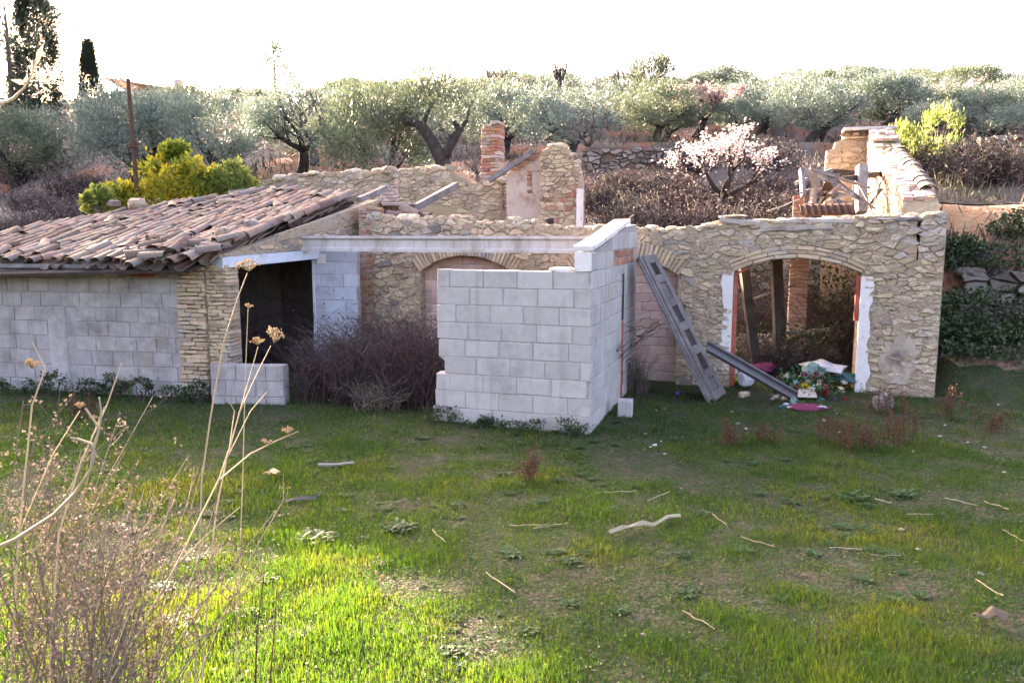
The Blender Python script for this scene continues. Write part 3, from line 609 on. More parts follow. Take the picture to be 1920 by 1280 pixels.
FRW = FB.off(-5.85, 5.25); rw = wall_thing('added_room_wall', 'dark rubble back wall added deep inside the arched room to shade it', 'wall', FRW)  # added to keep the low sun off the floor; dark stone deepens the shade
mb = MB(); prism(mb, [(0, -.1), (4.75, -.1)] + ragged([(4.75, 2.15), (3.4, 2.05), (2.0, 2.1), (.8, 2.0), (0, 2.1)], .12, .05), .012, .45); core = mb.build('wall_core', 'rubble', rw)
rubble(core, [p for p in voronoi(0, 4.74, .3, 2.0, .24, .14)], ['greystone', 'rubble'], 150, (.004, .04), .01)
# ============================================================ FRONT: grey block enclosure
enc = wall_thing('block_enclosure', 'pale grey concrete block enclosure standing forward in the middle of the lawn edge', 'wall', FK)
bh = .2; z0 = -.05
def leftedge(z): return -1.78 + (.10 if .58 < z < .76 else -.04 if z < .4 else 0)
oL = [(leftedge(z) + .012, z) for z in np.linspace(1.76, -.15, 24)]
mb = MB(); prism(mb, oL[::-1] + [(-.012, 1.76), (-.012, -.15)][::1], .004, .19); fw = mb.build('front_wall', 'mortar_grey', enc)
for r_ in range(9):
    zb = -.02 + r_ * .1995; lft = (-1.87, -1.84, -1.83, -1.72, -1.79, -1.80, -1.81, -1.80, -1.80)[r_]
    courses(fw, 'block', lft, 0, zb, zb + .1995, .405, .1995, 'block', t=.17, joint=.009, jit=.003, c=.004, cut=.03 if r_ % 2 else .25)
for zz, l in ((.62, .05), (.3, .06), (.12, .07)):
    mb = MB(); rock(mb, (0, 0, 0), (l, .07, .08)); o = mb.build('mortar_lump', 'block', fw); o.location = (leftedge(zz) + .02, .1, zz)
mb = MB(); rock(mb, (0, 0, 0), (.15, .08, .03), RND, .15); o = mb.build('loose_slab', 'whiteplaster', enc); o.location = (FK.loc(850 + 200, 504)[0], .1, 1.79)
FKS = FK.off(0, 0, -90)
ENDK = 2.95
def ktop(s): return float(np.interp(s, [0, .12, 2.3, 2.95], [1.99, 2.0, 2.30, 2.32]))
def slot_shade(s, z): return 1.86 < s < 2.02 and 1.05 < z < 1.68
mb = MB(); prism(mb, [(.012, -.15), (ENDK, -.15), (ENDK, 2.30), (2.3, 2.28), (.10, 1.98), (.012, 1.97)], .004, .19)
encS = link('side_wall', mb.mesh('side_wall', 'mortar_grey'), enc); encS.rotation_euler = (0, 0, math.pi / 2)
def kmask(s, z): return z < ktop(s) - .06 and not slot_shade(s, z)
courses(encS, 'block', 0.0, 1.86, -.02, 1.775, .40, .1995, 'block', t=.16, joint=.009, jit=.004, c=.004, cut=.08)
courses(encS, 'block', 2.02, ENDK, -.02, 1.775, .40, .1995, 'block', t=.16, joint=.009, jit=.004, c=.004, cut=.08)
courses(encS, 'block', 1.86, 2.02, -.02, 1.03, .40, .1995, 'redpaint', t=.16, joint=.009, jit=.004, c=.004)
courses(encS, 'block', 0.0, ENDK, 1.775, 1.975, .40, .1995, 'block', t=.16, joint=.009, jit=.004, c=.004, mask=lambda s, z: not (1.3 < s < 2.7))
courses(encS, 'brick', 1.3, 2.7, 1.775, 1.975, .25, .10, 'redbrick', t=.12, joint=.01, jit=.005)
courses(encS, 'block', .7, ENDK, 1.975, 2.19, .40, .21, 'block', t=.16, joint=.009, jit=.004, c=.004, mask=lambda s, z: z + .07 < ktop(s))
mb = MB(); beam(mb, (-.02, .09, 2.02), (2.3, .09, 2.34), .22, .05, n=5, wob=.004); mb.build('coping', 'whiteplaster', encS)
mb = MB(); cbox(mb, 1.87, 2.01, -.002, .02, 1.05, 1.66, .002); mb.build('slot_shade', 'soot', encS)  # black panel paints the shade of a slot; the wall is not cut
mb = MB(); cbox(mb, -.012, .18, .001, .185, 1.775, 1.985, .008, .004); mb.build('corner_block', 'whiteplaster', encS)

# stray block by the corner
stb = MB(); cbox(stb, -.09, .09, -.09, .09, -.03, .19, .008, .006); sb = stb.build('loose_block', 'block'); g = gnd(1172, 778); sb.location = (g.x, g.y, 0); sb.rotation_euler[2] = -.2
tag(sb, 'single grey concrete block standing on the grass by the enclosure corner', 'block')

# concrete beam spanning from the shed to the enclosure
bA, bB = at(528, 457, 12.15), at(1150, 449, 10.55)
bm_ = thing('concrete_beam', 'long pale concrete I-beam spanning from shed to grey enclosure', 'beam', (bA.x, bA.y, 2.03), math.atan2(bB.y - bA.y, bB.x - bA.x)); Lb = math.hypot(bB.x - bA.x, bB.y - bA.y)
def prof(mb, pts, x0, x1):
    n = len(pts); V = [(x0, y, z) for y, z in pts] + [(x1, y, z) for y, z in pts]; Fc = [(i, (i + 1) % n, n + (i + 1) % n, n + i) for i in range(n)]; Fc += [tuple(range(n))[::-1], tuple(range(n, 2 * n))]; mb.add(V, Fc)
mb = MB(); prof(mb, [(-.05, -.115), (.05, -.115), (.05, -.075), (.02, -.05), (.02, .05), (.06, .075), (.06, .11), (-.06, .11), (-.06, .075), (-.02, .05), (-.02, -.05), (-.05, -.075)][::-1], .02, Lb); mb.build('beam_body', 'concrete', bm_)
mb = MB(); cbox(mb, -.22, .02, -.1, .1, -.13, .11, .008, .004); mb.build('bearing_block', 'whiteplaster', bm_)
# ============================================================ LEFT: block shed with the clay tile roof
shed = wall_thing('block_shed', 'low grey block shed with sagging clay tile roof at the left', 'shed', FL)
mb = MB(); cbox(mb, -4.4, .02, .010, .19, -.15, 1.74, .004); fw = mb.build('front_wall', 'mortar_grey', shed)
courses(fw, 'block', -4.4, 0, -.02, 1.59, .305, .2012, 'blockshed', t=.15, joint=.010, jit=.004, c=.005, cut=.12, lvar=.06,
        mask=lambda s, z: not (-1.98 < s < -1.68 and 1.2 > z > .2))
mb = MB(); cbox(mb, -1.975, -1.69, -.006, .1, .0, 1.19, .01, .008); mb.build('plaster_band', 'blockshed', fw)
courses(fw, 'brick', -.85, -.12, 1.60, 1.70, .24, .10, 'redpaint', t=.12, joint=.006, jit=.003)
courses(fw, 'brick', -4.4, -.86, 1.60, 1.70, .30, .10, 'stone', t=.12, joint=.012, jit=.008)
courses(shed, 'pillar_brick', 0.0, .40, -.03, 1.80, .20, .055, 'tanbrick', t=.30, y=-.05, joint=.011, jit=.006, c=.005, lvar=.12, cut=.05)
courses(shed, 'pillar_brick', .41, .72, .0, 1.78, .17, .050, 'tanbrick', t=.30, y=-.01, joint=.012, jit=.007, c=.005, lvar=.15, cut=.05)
mb = MB(); cbox(mb, .01, .69, .02, .34, -.15, 1.78, .01); mb.build('pillar_core', 'mortar', shed)
# side of the shed with the dark doorway: lintel, masonry above it, plastered verge
pS = FL.w(.70, .12); pE = at(600, 600, 12.35)
ang = math.degrees(math.atan2(-(pE.y - pS.y), pE.x - pS.x)); FS = Frame((pS.x, pS.y), ang)
LS = math.hypot(pE.x - pS.x, pE.y - pS.y)
sd = thing('shed_doorway', 'dark doorway of the shed with pale blue lintel and blue-washed block jamb', 'doorway', (pS.x, pS.y, 0), -FS.a)
mb = MB(); beam(mb, (-.16, .08, 1.80), (LS + .06, .08, 1.86), .2, .14, n=3, wob=.003); mb.build('lintel', 'bluelintel', sd)
xs = LS + 1.7
out = [(-.2, 1.872), (LS + .02, 1.945), (xs, 1.945), (xs, 2.74), (LS + .4, 2.42), (.5, 2.02), (-.2, 1.90)]
mb = MB(); prism(mb, out, -.001, .2); core = mb.build('gable_panel', 'mortar', sd)
cells = [p for p in voronoi(-.2, xs, 1.88, 2.75, .22, .07, rowjit=.2) if 1.94 + .02 < cen(p)[1] < np.interp(cen(p)[0], [-.2, .5, LS + .4, xs], [1.90, 1.98, 2.28, 2.5])]
rubble(core, cells, ['tanbrick', 'stone', 'greystone'], 120, (.003, .022), .008)
patch(sd, 'plaster_verge', [(.9, 2.06), (xs, 2.42), (xs, 2.745), (.95, 2.16)], 'mortar', -.022, .05)
mb = MB(); cbox(mb, xs - .02, xs + .2, -.02, .4, .9, 2.62, .01, .01); mb.build('brick_return', 'redbrick', sd)
# blue washed jamb wall
FJ = Frame((pE.x, pE.y), 4); jw = thing('jamb_wall', 'blue-washed block wall right of the shed doorway', 'wall', (pE.x, pE.y, 0), -FJ.a)
mb = MB(); cbox(mb, -.05, .60, .004, .2, -.1, 1.94, .004); jc = mb.build('wall_core', 'mortar_grey', jw)
courses(jc, 'block', -.06, .60, -.02, 1.94, .36, .196, 'bluewash', t=.17, joint=.007, jit=.003, c=.004, cut=.1)
mb = MB(); cbox(mb, -.10, -.055, -.012, .1, 0, 1.78, .004, .002); mb.build('door_jamb', 'bluelintel', jw)
mb = MB(); cbox(mb, -.02, .12, -.02, .06, 1.72, 1.86, .006, .004); mb.build('lintel_pad', 'whiteplaster', jw)
# low block wall in front
gl = gnd(397, 757); FLW = Frame((gl.x, gl.y), 6); lw = thing('low_block_wall', 'knee-high two-course block wall in front of the shed doorway', 'wall', (gl.x, gl.y, 0), -FLW.a)
mb = MB(); cbox(mb, .01, .97, .009, .19, -.1, .505, .004); lc = mb.build('wall_core', 'mortar_grey', lw)
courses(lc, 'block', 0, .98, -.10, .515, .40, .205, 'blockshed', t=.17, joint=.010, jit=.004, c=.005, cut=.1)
# shed interior
def slab(name, pts, mat, parent): mb = MB(); mb.add(pts, [tuple(range(len(pts)))]); return mb.build(name, mat, parent)
iw = thing('shed_back_wall', 'rough back wall in the shed doorway with interior shade in its colour', 'wall', (0, 0, 0))
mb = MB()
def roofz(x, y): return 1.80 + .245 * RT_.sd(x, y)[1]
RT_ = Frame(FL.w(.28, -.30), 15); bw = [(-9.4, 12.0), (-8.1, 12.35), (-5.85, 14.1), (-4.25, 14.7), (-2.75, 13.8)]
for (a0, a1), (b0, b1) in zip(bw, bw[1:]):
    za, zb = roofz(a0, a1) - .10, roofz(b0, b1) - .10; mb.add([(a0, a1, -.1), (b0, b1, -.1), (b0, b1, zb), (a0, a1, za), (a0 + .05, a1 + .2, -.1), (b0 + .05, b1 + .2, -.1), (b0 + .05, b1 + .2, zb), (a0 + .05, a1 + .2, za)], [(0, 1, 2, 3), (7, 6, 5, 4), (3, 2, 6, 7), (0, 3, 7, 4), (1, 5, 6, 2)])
mb.build('wall_face', 'rubble', iw)  # dark rubble tone puts the interior shade into the wall colour

# roof: plane rises away from the eave
RT = Frame(FL.w(.28, -.30), 15)           # tile axes: x along the eave, y up the slope
PIT = math.atan(.245); EZ = 1.80
roof = link('roof', None, shed); roof.empty_display_size = .1
roof.matrix_world = Matrix.Identity(4)
roof.location = ( (Matrix.Rotation(FL.a, 4, 'Z') @ Vector((RT.A.x - FL.A.x, RT.A.y - FL.A.y, 0))) ); roof.location.z = EZ
roof.rotation_euler = (PIT, 0, FL.a - RT.a)
poly = [RT.sd(*p) for p in ((-9.4, 11.1), (-6.5, 10.5), (-4.1, 10.15), (-2.72, 13.95), (-3.3, 14.35), (-4.2, 15.0), (-5.9, 14.35), (-7.0, 13.5), (-8.2, 12.45), (-9.6, 12.2))]
poly = [(a, b / math.cos(PIT)) for a, b in poly]
def inpoly(x, y, P):
    r = False
    for i in range(len(P)):
        (x1, y1), (x2, y2) = P[i], P[i - 1]
        if (y1 > y) != (y2 > y) and x < (x2 - x1) * (y - y1) / (y2 - y1) + x1: r = not r
    return r
# boarding below the tiles
pin = [(a, b) for a, b in poly]; tri = tessellate_polygon([[Vector((a, b, 0)) for a, b in pin]])
mb = MB(); mb.add([(a, b, -.05) for a, b in pin] + [(a, b, -.09) for a, b in pin], [tuple(t) for t in tri] + [tuple(k + len(pin) for k in reversed(t)) for t in tri] + [(i, (i + 1) % len(pin), len(pin) + (i + 1) % len(pin), len(pin) + i) for i in range(len(pin))]); mb.build('roof_boarding', 'darkwood', roof)
spots = []
def sagz(x, y): return -.05 * math.sin(max(0, min(1, (x + 3.2) / 2.6)) * math.pi) * math.sin(max(0, min(1, y / 3.5)) * math.pi) + .02 * mno.noise(Vector((x * 1.1, y * 1.1, 3)))
xx = -6.2
while xx < 2.6:
    yy = -.12 + RND.uniform(-.05, .05)
    while yy < 6:
        if inpoly(xx, yy + .15, poly): spots.append((xx, yy))
        yy += .265 * RND.uniform(.9, 1.1)
    xx += .172
def tile_xf(x, y, pan):
    wear = RND.random(); slip = RND.uniform(-.07, .07) + (RND.uniform(-.2, .12) if wear < .18 else 0); rz = RND.uniform(-.12, .12) + (RND.uniform(-.7, .7) if wear < .12 else 0)
    M4 = Matrix.Translation((x + RND.uniform(-.015, .015), y + slip, sagz(x, y) + (.0 if pan else .045) + RND.uniform(0, .022) + (.03 if wear < .1 else 0))) @ Matrix.Rotation(math.pi / 2 + rz, 4, 'Z') @ Matrix.Rotation(-.07 + RND.uniform(-.03, .05), 4, 'Y') @ Matrix.Rotation((math.pi if pan else 0) + RND.uniform(-.07, .07), 4, 'X')
    return M4 @ Matrix.Diagonal((.9, .84, .84, 1))
TV = []
for me in TILE: TV.append(([v.co.copy() for v in me.vertices], [tuple(p.vertices) for p in me.polygons]))
spots.sort(key=lambda p: (lambda w: math.hypot(w.x, w.y) + (100 if abs(w.x / w.y) > .66 else 0))(RT.w(p[0], p[1])))
rest = MB(); pans = MB(); nt_ = 0
for (x, y) in spots:
    if nt_ < 300:
        if RND.random() < .03: continue
        o = link('roof_tile', TILE[RND.randrange(6)], roof); o.matrix_local = tile_xf(x, y, False); nt_ += 1
    else:
        v, f = TV[RND.randrange(6)]; m4 = tile_xf(x, y, False); rest.add([m4 @ k for k in v], f)
    v, f = TV[RND.randrange(6)]; m4 = tile_xf(x + .086, y, True); pans.add([m4 @ k for k in v], f)
kind(rest.build('far_tiles', 'tile', roof), 'stuff'); kind(pans.build('channel_tiles', 'tile', roof), 'stuff')
# thicker verge tiles at the right edge (a line of cover tiles bedded in mortar)
va, vb = Vector((*poly[2], 0)), Vector((*poly[3], 0)); dv = (vb - va).normalized(); n = int((vb - va).length / .29)
for i in range(n):
    p = va + dv * (i * .29)
    for k, off in enumerate((0.02, -.17)):
        o = link('verge_tile', TILE[RND.randrange(6)], roof); o.location = (p.x + off + RND.uniform(-.02, .02), p.y + RND.uniform(-.05, .05) - .1, .07 + (.03 if k == 0 else .0)); o.scale = (1, 1.12, 1.12)
        o.rotation_euler = (RND.uniform(-.1, .1), -.06, math.atan2(dv.y, dv.x) + RND.uniform(-.1, .1) + (RND.uniform(-.4, .4) if RND.random() < .15 else 0))
# loose broken tiles at the low corner
for i in range(30):
    o = link('broken_tile', TILE[RND.randrange(6)], roof); o.location = (RND.uniform(-1.1, .25), RND.uniform(-.2, .6), .09 + RND.uniform(0, .09)); o.rotation_euler = (RND.uniform(-.4, .4), RND.uniform(-.25, .25), RND.uniform(.2, 1.9)); o.scale = (RND.uniform(.6, 1), 1, 1)
# eave boards and rafter ends
for z, dz, w in ((EZ - .055, 0, .05), (EZ - .125, -.0, .035)):
    mb = MB(); beam(mb, (-4.6, -.22, z), (-.30, -.24, z + .01), .02 + w * .5, w, n=6, wob=.006); mb.build('eave_board', 'wood', shed)
for k in range(9):
    x = -4.3 + k * .52; mb = MB(); beam(mb, (x, -.20, 1.655), (x + .1, .6, 1.84), .10, .09, n=2, wob=.008); mb.build('rafter', 'wood', shed)
# rubble weighing the roof down
def on_roof(px, py):
    d = ray(px, py); o_ = Vector((0, 0, EYE)); up_n = Vector((-RT.v.x * math.sin(PIT), -RT.v.y * math.sin(PIT), math.cos(PIT))); p0 = Vector((RT.A.x, RT.A.y, EZ + .1))
    t = (p0 - o_).dot(up_n) / d.dot(up_n); return o_ + d * t
for (px, py, r, lab) in ((258, 388, (.19, .13, .11), 'large pale round stone resting near the top of the tile roof'), (472, 428, (.13, .11, .10), 'dark round stone on the right edge of the tile roof'),
                         (418, 440, (.11, .09, .08), 'brown rock beside the low right corner of the roof tiles'), (215, 385, (.14, .09, .07), 'grey flat stone on the roof ridge just left of the big one'),
                         (430, 380, (.22, .12, .05), 'whitish slab lying on the upper right of the tile roof')):
    p = on_roof(px, py); mb = MB(); rock(mb, (0, 0, 0), r, RND, .22); o = mb.build('roof_stone', 'greystone' if 'dark' in lab else 'stone' if 'brown' in lab else 'rubble' if 'grey' in lab else 'stone'); o.location = p + Vector((0, 0, r[2] * .35)); tag(o, lab, 'stone', 'stones weighing down the roof')
# ============================================================ timbers
def timber(name, label, p0, p1, w, t, mat='wood', cat='timber', up=(0, 0, 1), group=None, wob=.006):
    p0, p1 = Vector(p0), Vector(p1); mb = MB(); beam(mb, Vector((0, 0, 0)), p1 - p0, w, t, up, 5, wob); o = mb.build(name, mat); o.location = p0; return tag(o, label, cat, group)
timber('roof_beam', 'grey squared roof beam leaning up against the rear rubble wall', at(735, 412, 15.6), at(856, 348, 16.6), .16, .13)
timber('roof_beam', 'short grey beam end poking out beside the broken tiles', at(672, 375, 14.8), at(722, 352, 15.6), .12, .09)
timber('roof_plank', 'pale flat plank lying across the top of the tile roof', at(415, 376, 14.6), at(483, 358, 15.0), .07, .16)
timber('roof_plank', 'dark plank lying above the pale one at the roof top', at(430, 362, 15.3), at(545, 348, 15.9), .16, .10, 'wood')
timber('roof_plank', 'pale plank end in front of the rear wall at the roof top', at(487, 368, 15.6), at(540, 353, 15.9), .12, .16, 'palewood')
timber('thin_lath', 'thin dark lath sticking up beside the beam end by the enclosure', at(1160, 432, 12.6), at(1188, 404, 13.0), .04, .04, 'darkwood')
timber('wall_timber', 'dark charred timber lying at the foot of the stone pier', at(1012, 434, 14.8), at(1092, 432, 14.2), .1, .09, 'darkwood')
timber('stump_timber', 'short black upright stump in front of the stone pier', at(1033, 430, 15.0), at(1030, 410, 15.0), .16, .14, 'darkwood')
# collapsed eave at the broken corner of the shed
wr = thing('broken_eave', 'heap of broken tiles and rotten wood where the shed roof meets the rear wall', 'debris', at(690, 405, 13.9))
for i in range(30):
    o = link('broken_tile', TILE[RND.randrange(6)], wr); o.location = (RND.uniform(-.7, .8), RND.uniform(-.3, .9), RND.uniform(-.05, .18)); o.rotation_euler = (RND.uniform(-.5, .5), RND.uniform(-.2, .5), RND.uniform(-.6, .6)); o.scale = (RND.uniform(.7, 1.1), 1.1, 1)
for i in range(9):
    mb = MB(); p = Vector((RND.uniform(-.3, .4), RND.uniform(0, .4), RND.uniform(-.15, .1))); beam(mb, p, p + Vector((RND.uniform(.3, .6), RND.uniform(-.1, .3), RND.uniform(-.2, .15))), .08, .05, n=3, wob=.01); mb.build('broken_batten', 'wood', wr)
mb = MB(); beam(mb, (-.12, .1, -1.2), (-.10, .1, -.02), .22, .2, n=4, wob=.01); mb.build('wall_stub', 'mortar', wr)
mb = MB(); rock(mb, (.1, .15, -.14), (.16, .12, .09)); mb.build('mortar_lump', 'mortar', wr)
# ---- wreck of the upper floor above the arch
wk = thing('collapsed_floor', 'tangle of grey floor timbers, slats and sheet metal above the stone arch', 'debris', (0, 0, 0))
def wkb(name, a, b, w, t, mat, up=(0, 0, 1)): mb = MB(); beam(mb, at(*a), at(*b), w, t, up, 4, .006); return mb.build(name, mat, wk)
wkb('floor_beam', (1508, 322, 12.6), (1570, 336, 12.4), .13, .16, 'wood'); wkb('floor_beam', (1545, 322, 14.2), (1672, 330, 14.0), .12, .10, 'darkwood')
wkb('upright', (1502, 318, 12.2), (1506, 368, 12.0), .05, .10, 'wood', (0, 1, 0)); wkb('upright', (1616, 312, 13.0), (1614, 400, 12.7), .15, .14, 'wood', (0, 1, 0)); wkb('upright', (1604, 330, 13.2), (1602, 398, 12.9), .07, .06, 'darkwood', (0, 1, 0))
for a, b, w in (((1518, 316, 12.2), (1632, 352, 12.6), .035), ((1520, 318, 12.3), (1622, 382, 12.2), .03), ((1560, 330, 12.5), (1640, 392, 12.0), .03), ((1440, 396, 11.8), (1500, 374, 12.0), .018), ((1552, 378, 11.6), (1600, 362, 12.0), .03), ((1500, 362, 12.0), (1556, 345, 12.3), .03), ((1610, 345, 12.6), (1640, 405, 11.9), .02), ((1596, 376, 12.4), (1660, 350, 13.2), .02)):
    wkb('slat', a, b, w, w, 'wood')
for a, b, w, t_, m in (((1492, 344, 12.4), (1560, 318, 12.8), .06, .05, 'wood'), ((1530, 392, 11.9), (1575, 326, 12.6), .05, .05, 'darkwood'), ((1575, 392, 11.8), (1560, 340, 12.3), .07, .03, 'wood'), ((1510, 388, 11.8), (1548, 352, 12.2), .08, .02, 'wood'), ((1585, 335, 12.8), (1676, 322, 13.6), .08, .08, 'darkwood'), ((1620, 398, 12.3), (1668, 336, 13.4), .03, .03, 'darkwood'), ((1630, 404, 12.0), (1652, 340, 12.9), .02, .02, 'wood')): wkb('broken_batten', a, b, w, t_, m)
for i in range(13):
    f = i / 12; p = at(1545 + 26 * f + RND.uniform(-3, 3), 338 + 50 * f, 12.0); mb = MB(); beam(mb, p, p + Vector((.20, .05, RND.uniform(-.04, .04))), .10, .02, n=1); mb.build('slat', 'wood', wk)
for i in range(7):
    p = at(1508 + RND.uniform(0, 50), 352 + RND.uniform(0, 40), 12.0 + RND.uniform(-.3, .3)); o = link('fallen_tile', TILE[RND.randrange(6)], wk); o.location = p; o.rotation_euler = (RND.uniform(-1, 1), RND.uniform(-1.4, 1.4), RND.uniform(0, 6)); o.scale = (.6, .8, .8)
V_ = []; n = 40; a0, a1 = at(1505, 396, 11.5), at(1605, 394, 11.2)          # corrugated sheet
for i in range(n + 1):
    p = a0.lerp(a1, i / n); k = .03 * math.sin(i * 1.25); V_ += [p + Vector((0, k, -.06)), p + Vector((0, k + .12, .10))]
mb = MB(); mb.add(V_, [(2 * i, 2 * i + 2, 2 * i + 3, 2 * i + 1) for i in range(n)]); o = mb.build('corrugated_sheet', 'rust', wk, True)
sol = o.modifiers.new('t', 'SOLIDIFY'); sol.thickness = .012
bc = wall_thing('brick_stub', 'short stub of red brick pier left of the collapsed timbers', 'pier', FB.off(FB.loc(1486, 400, 2.2)[0], 2.2))
courses(bc, 'brick', 0, .2, 1.9, 2.78, .2, .06, 'redbrick', t=.2, joint=.008, jit=.006)
dk = wall_thing('added_floor_deck', 'unseen dark plank floor added over the arched room to shade it', 'floor', FB)  # unseen deck put in to darken the room below
for i in range(15):
    mb = MB(); x0 = -3.05 + i * .172; cbox(mb, x0, x0 + .165, .50 + RND.uniform(0, .1), 4.3 + RND.uniform(-.5, .3), 2.09, 2.12, .004, .004); mb.build('added_floor_plank', 'darkwood', dk)
# ---- inside the arch: posts, brick pillar, heap, poles
timber('dark_post', 'leaning black timber post, left of the two inside the arch', at(1392, 478, 12.0), at(1418, 688, 12.0), .13, .13, 'darkwood', 'post', (0, 1, 0))
timber('dark_post', 'straight black timber post in the middle of the arch opening', at(1456, 470, 12.2), at(1461, 690, 12.1), .15, .15, 'darkwood', 'post', (0, 1, 0))
FI = FB.off(FB.loc(1478, 560, 2.4)[0], 2.4); ip = wall_thing('brick_pillar', 'pinkish brick pillar standing inside the arched room', 'pillar', FI)
mb = MB(); cbox(mb, .02, .28, .02, .26, -.1, 2.05, .01); mb.build('pillar_core', 'mortar', ip)
courses(ip, 'brick', 0, .30, .0, 2.06, .15, .065, 'pinkbrick', t=.27, joint=.010, jit=.006)
timber('fallen_pole', 'thin pale pole slanting across behind the black posts', at(1405, 562, 12.6), at(1492, 534, 12.4), .035, .035, 'wood', 'pole')
timber('fallen_pole', 'dark rafter lying low behind the posts, right half of the arch', at(1478, 640, 12.6), at(1560, 606, 13.2), .06, .06, 'darkwood', 'pole')
timber('fallen_pole', 'grey pole resting level across the heap inside the arch', at(1440, 628, 12.5), at(1556, 617, 12.3), .05, .05, 'wood', 'pole')
hp = MB()
for i in range(1): rock(hp, (0, 0, 0), (.5, .45, .26), RND, .35)
o = hp.build('rubble_mound', 'rubble'); o.location = at(1430, 600, 13.0); o.location.z = .28; tag(o, 'mound of pinkish rubble and plaster heaped inside the arched room', 'rubble')

# ============================================================ leaning door and metal channel
D0, D1 = at(1203, 481, 10.75), gnd(1340, 752); ax = (D1 - D0).normalized(); wv = Vector((.34, .62, .05)); wv = (wv - ax * wv.dot(ax)).normalized(); nn = ax.cross(wv).normalized()
if nn.z < 0: nn = -nn
DL = (D1 - D0).length
door = thing('leaning_door', 'old grey panelled wooden door leaning against the block enclosure', 'door', D0)
door.matrix_world = Matrix((( ax.x, wv.x, nn.x, D0.x), (ax.y, wv.y, nn.y, D0.y), (ax.z, wv.z, nn.z, D0.z), (0, 0, 0, 1))); door.location = D0; door.rotation_euler = Matrix(((ax.x, wv.x, nn.x), (ax.y, wv.y, nn.y), (ax.z, wv.z, nn.z))).to_euler()
DW = .50
def dbox(name, x0, x1, y0, y1, z0, z1, mat='doorwood'):
    mb = MB(); V = [(x, y, z) for z in (z0, z1) for x, y in ((x0, y0), (x1, y0), (x1, y1), (x0, y1))]; mb.add(V, [(3, 2, 1, 0), (4, 5, 6, 7), (0, 1, 5, 4), (1, 2, 6, 5), (2, 3, 7, 6), (3, 0, 4, 7)]); o = mb.build(name, mat, door)
    bv = o.modifiers.new('b', 'BEVEL'); bv.width = .004; bv.segments = 1; return o
for y in (0, DW - .11): dbox('stile', 0, DL, y, y + .11, -.02, .02)
nr = 6; rails = [DL * k / nr for k in range(nr + 1)]
for k, x in enumerate(rails): x0 = min(max(x - .06, .001), DL - .121); dbox('rail', x0, x0 + .12, .112, DW - .112, -.018, .018)
for k in range(nr):
    x0, x1 = rails[k] + (.125 if k == 0 else .065), rails[k + 1] - (.125 if k == nr - 1 else .065)
    dbox('panel', x0, x1, .115, DW - .115, -.012, -.002, 'darkwood' if k in (0, 2, 3, 4) else 'doorwood'); dbox('panel_moulding', x0, x1, .113, .135, -.001, .016); dbox('panel_moulding', x0, x1, DW - .135, DW - .113, -.001, .016)
mb = MB(); beam(mb, (-.01, -.05, -.01), (DL * .98, -.035, -.03), .05, .03, n=5, wob=.002); mb.build('frame_strip', 'wood', door); mb = MB(); beam(mb, (.05, -.10, -.03), (DL, -.085, -.05), .04, .03, n=5, wob=.002); mb.build('frame_strip', 'doorwood', door)
m0, m1 = at(1324, 652, 10.15), gnd(1492, 748, .04)
ch = thing('metal_channel', 'dark metal channel resting from the leaning door down to the litter', 'channel', m0); axm = (m1 - m0); Lm = axm.length; axm.normalize(); upm = Vector((.25, -.55, .8)); upm = (upm - axm * upm.dot(axm)).normalized(); sdm = upm.cross(axm)
ch.rotation_euler = Matrix(((axm.x, sdm.x, upm.x), (axm.y, sdm.y, upm.y), (axm.z, sdm.z, upm.z))).to_euler()
mb = MB(); prof(mb, [(-.085, 0), (.085, 0), (.085, .05), (.070, .05), (.070, .012), (-.070, .012), (-.070, .05), (-.085, .05)][::-1], 0, Lm); mb.build('channel_body', 'metal', ch)
mb = MB(); prof(mb, [(-.105, .045), (-.068, .045), (-.068, .055), (-.105, .055)][::-1], 0, Lm); mb.build('channel_lip', 'metal', ch); mb = MB(); prof(mb, [(.068, .045), (.105, .045), (.105, .055), (.068, .055)][::-1], 0, Lm); mb.build('channel_lip', 'metal', ch)
# rusty pole behind the shed roof
pp = at(258, 372, 17.0); pz = at(240, 148, 17.0); pol = thing('rusty_pole', 'thin rusty leaning pole standing behind the tile roof by the yellow shrub', 'pole', (pp.x, pp.y, 0))
mb = MB(); tube(mb, [(0, 0, .6), (0, 0, pp.z), (pz.x - pp.x, 0, pz.z)], [.055, .05, .038], 7); mb.build('pole_shaft', 'rust', pol)
mb = MB(); q = at(250, 272, 17.0) - Vector((pp.x, pp.y, 0)); cbox(mb, q.x - .08, q.x + .08, -.06, .06, q.z - .06, q.z + .05, .01); mb.build('clamp', 'rust', pol)
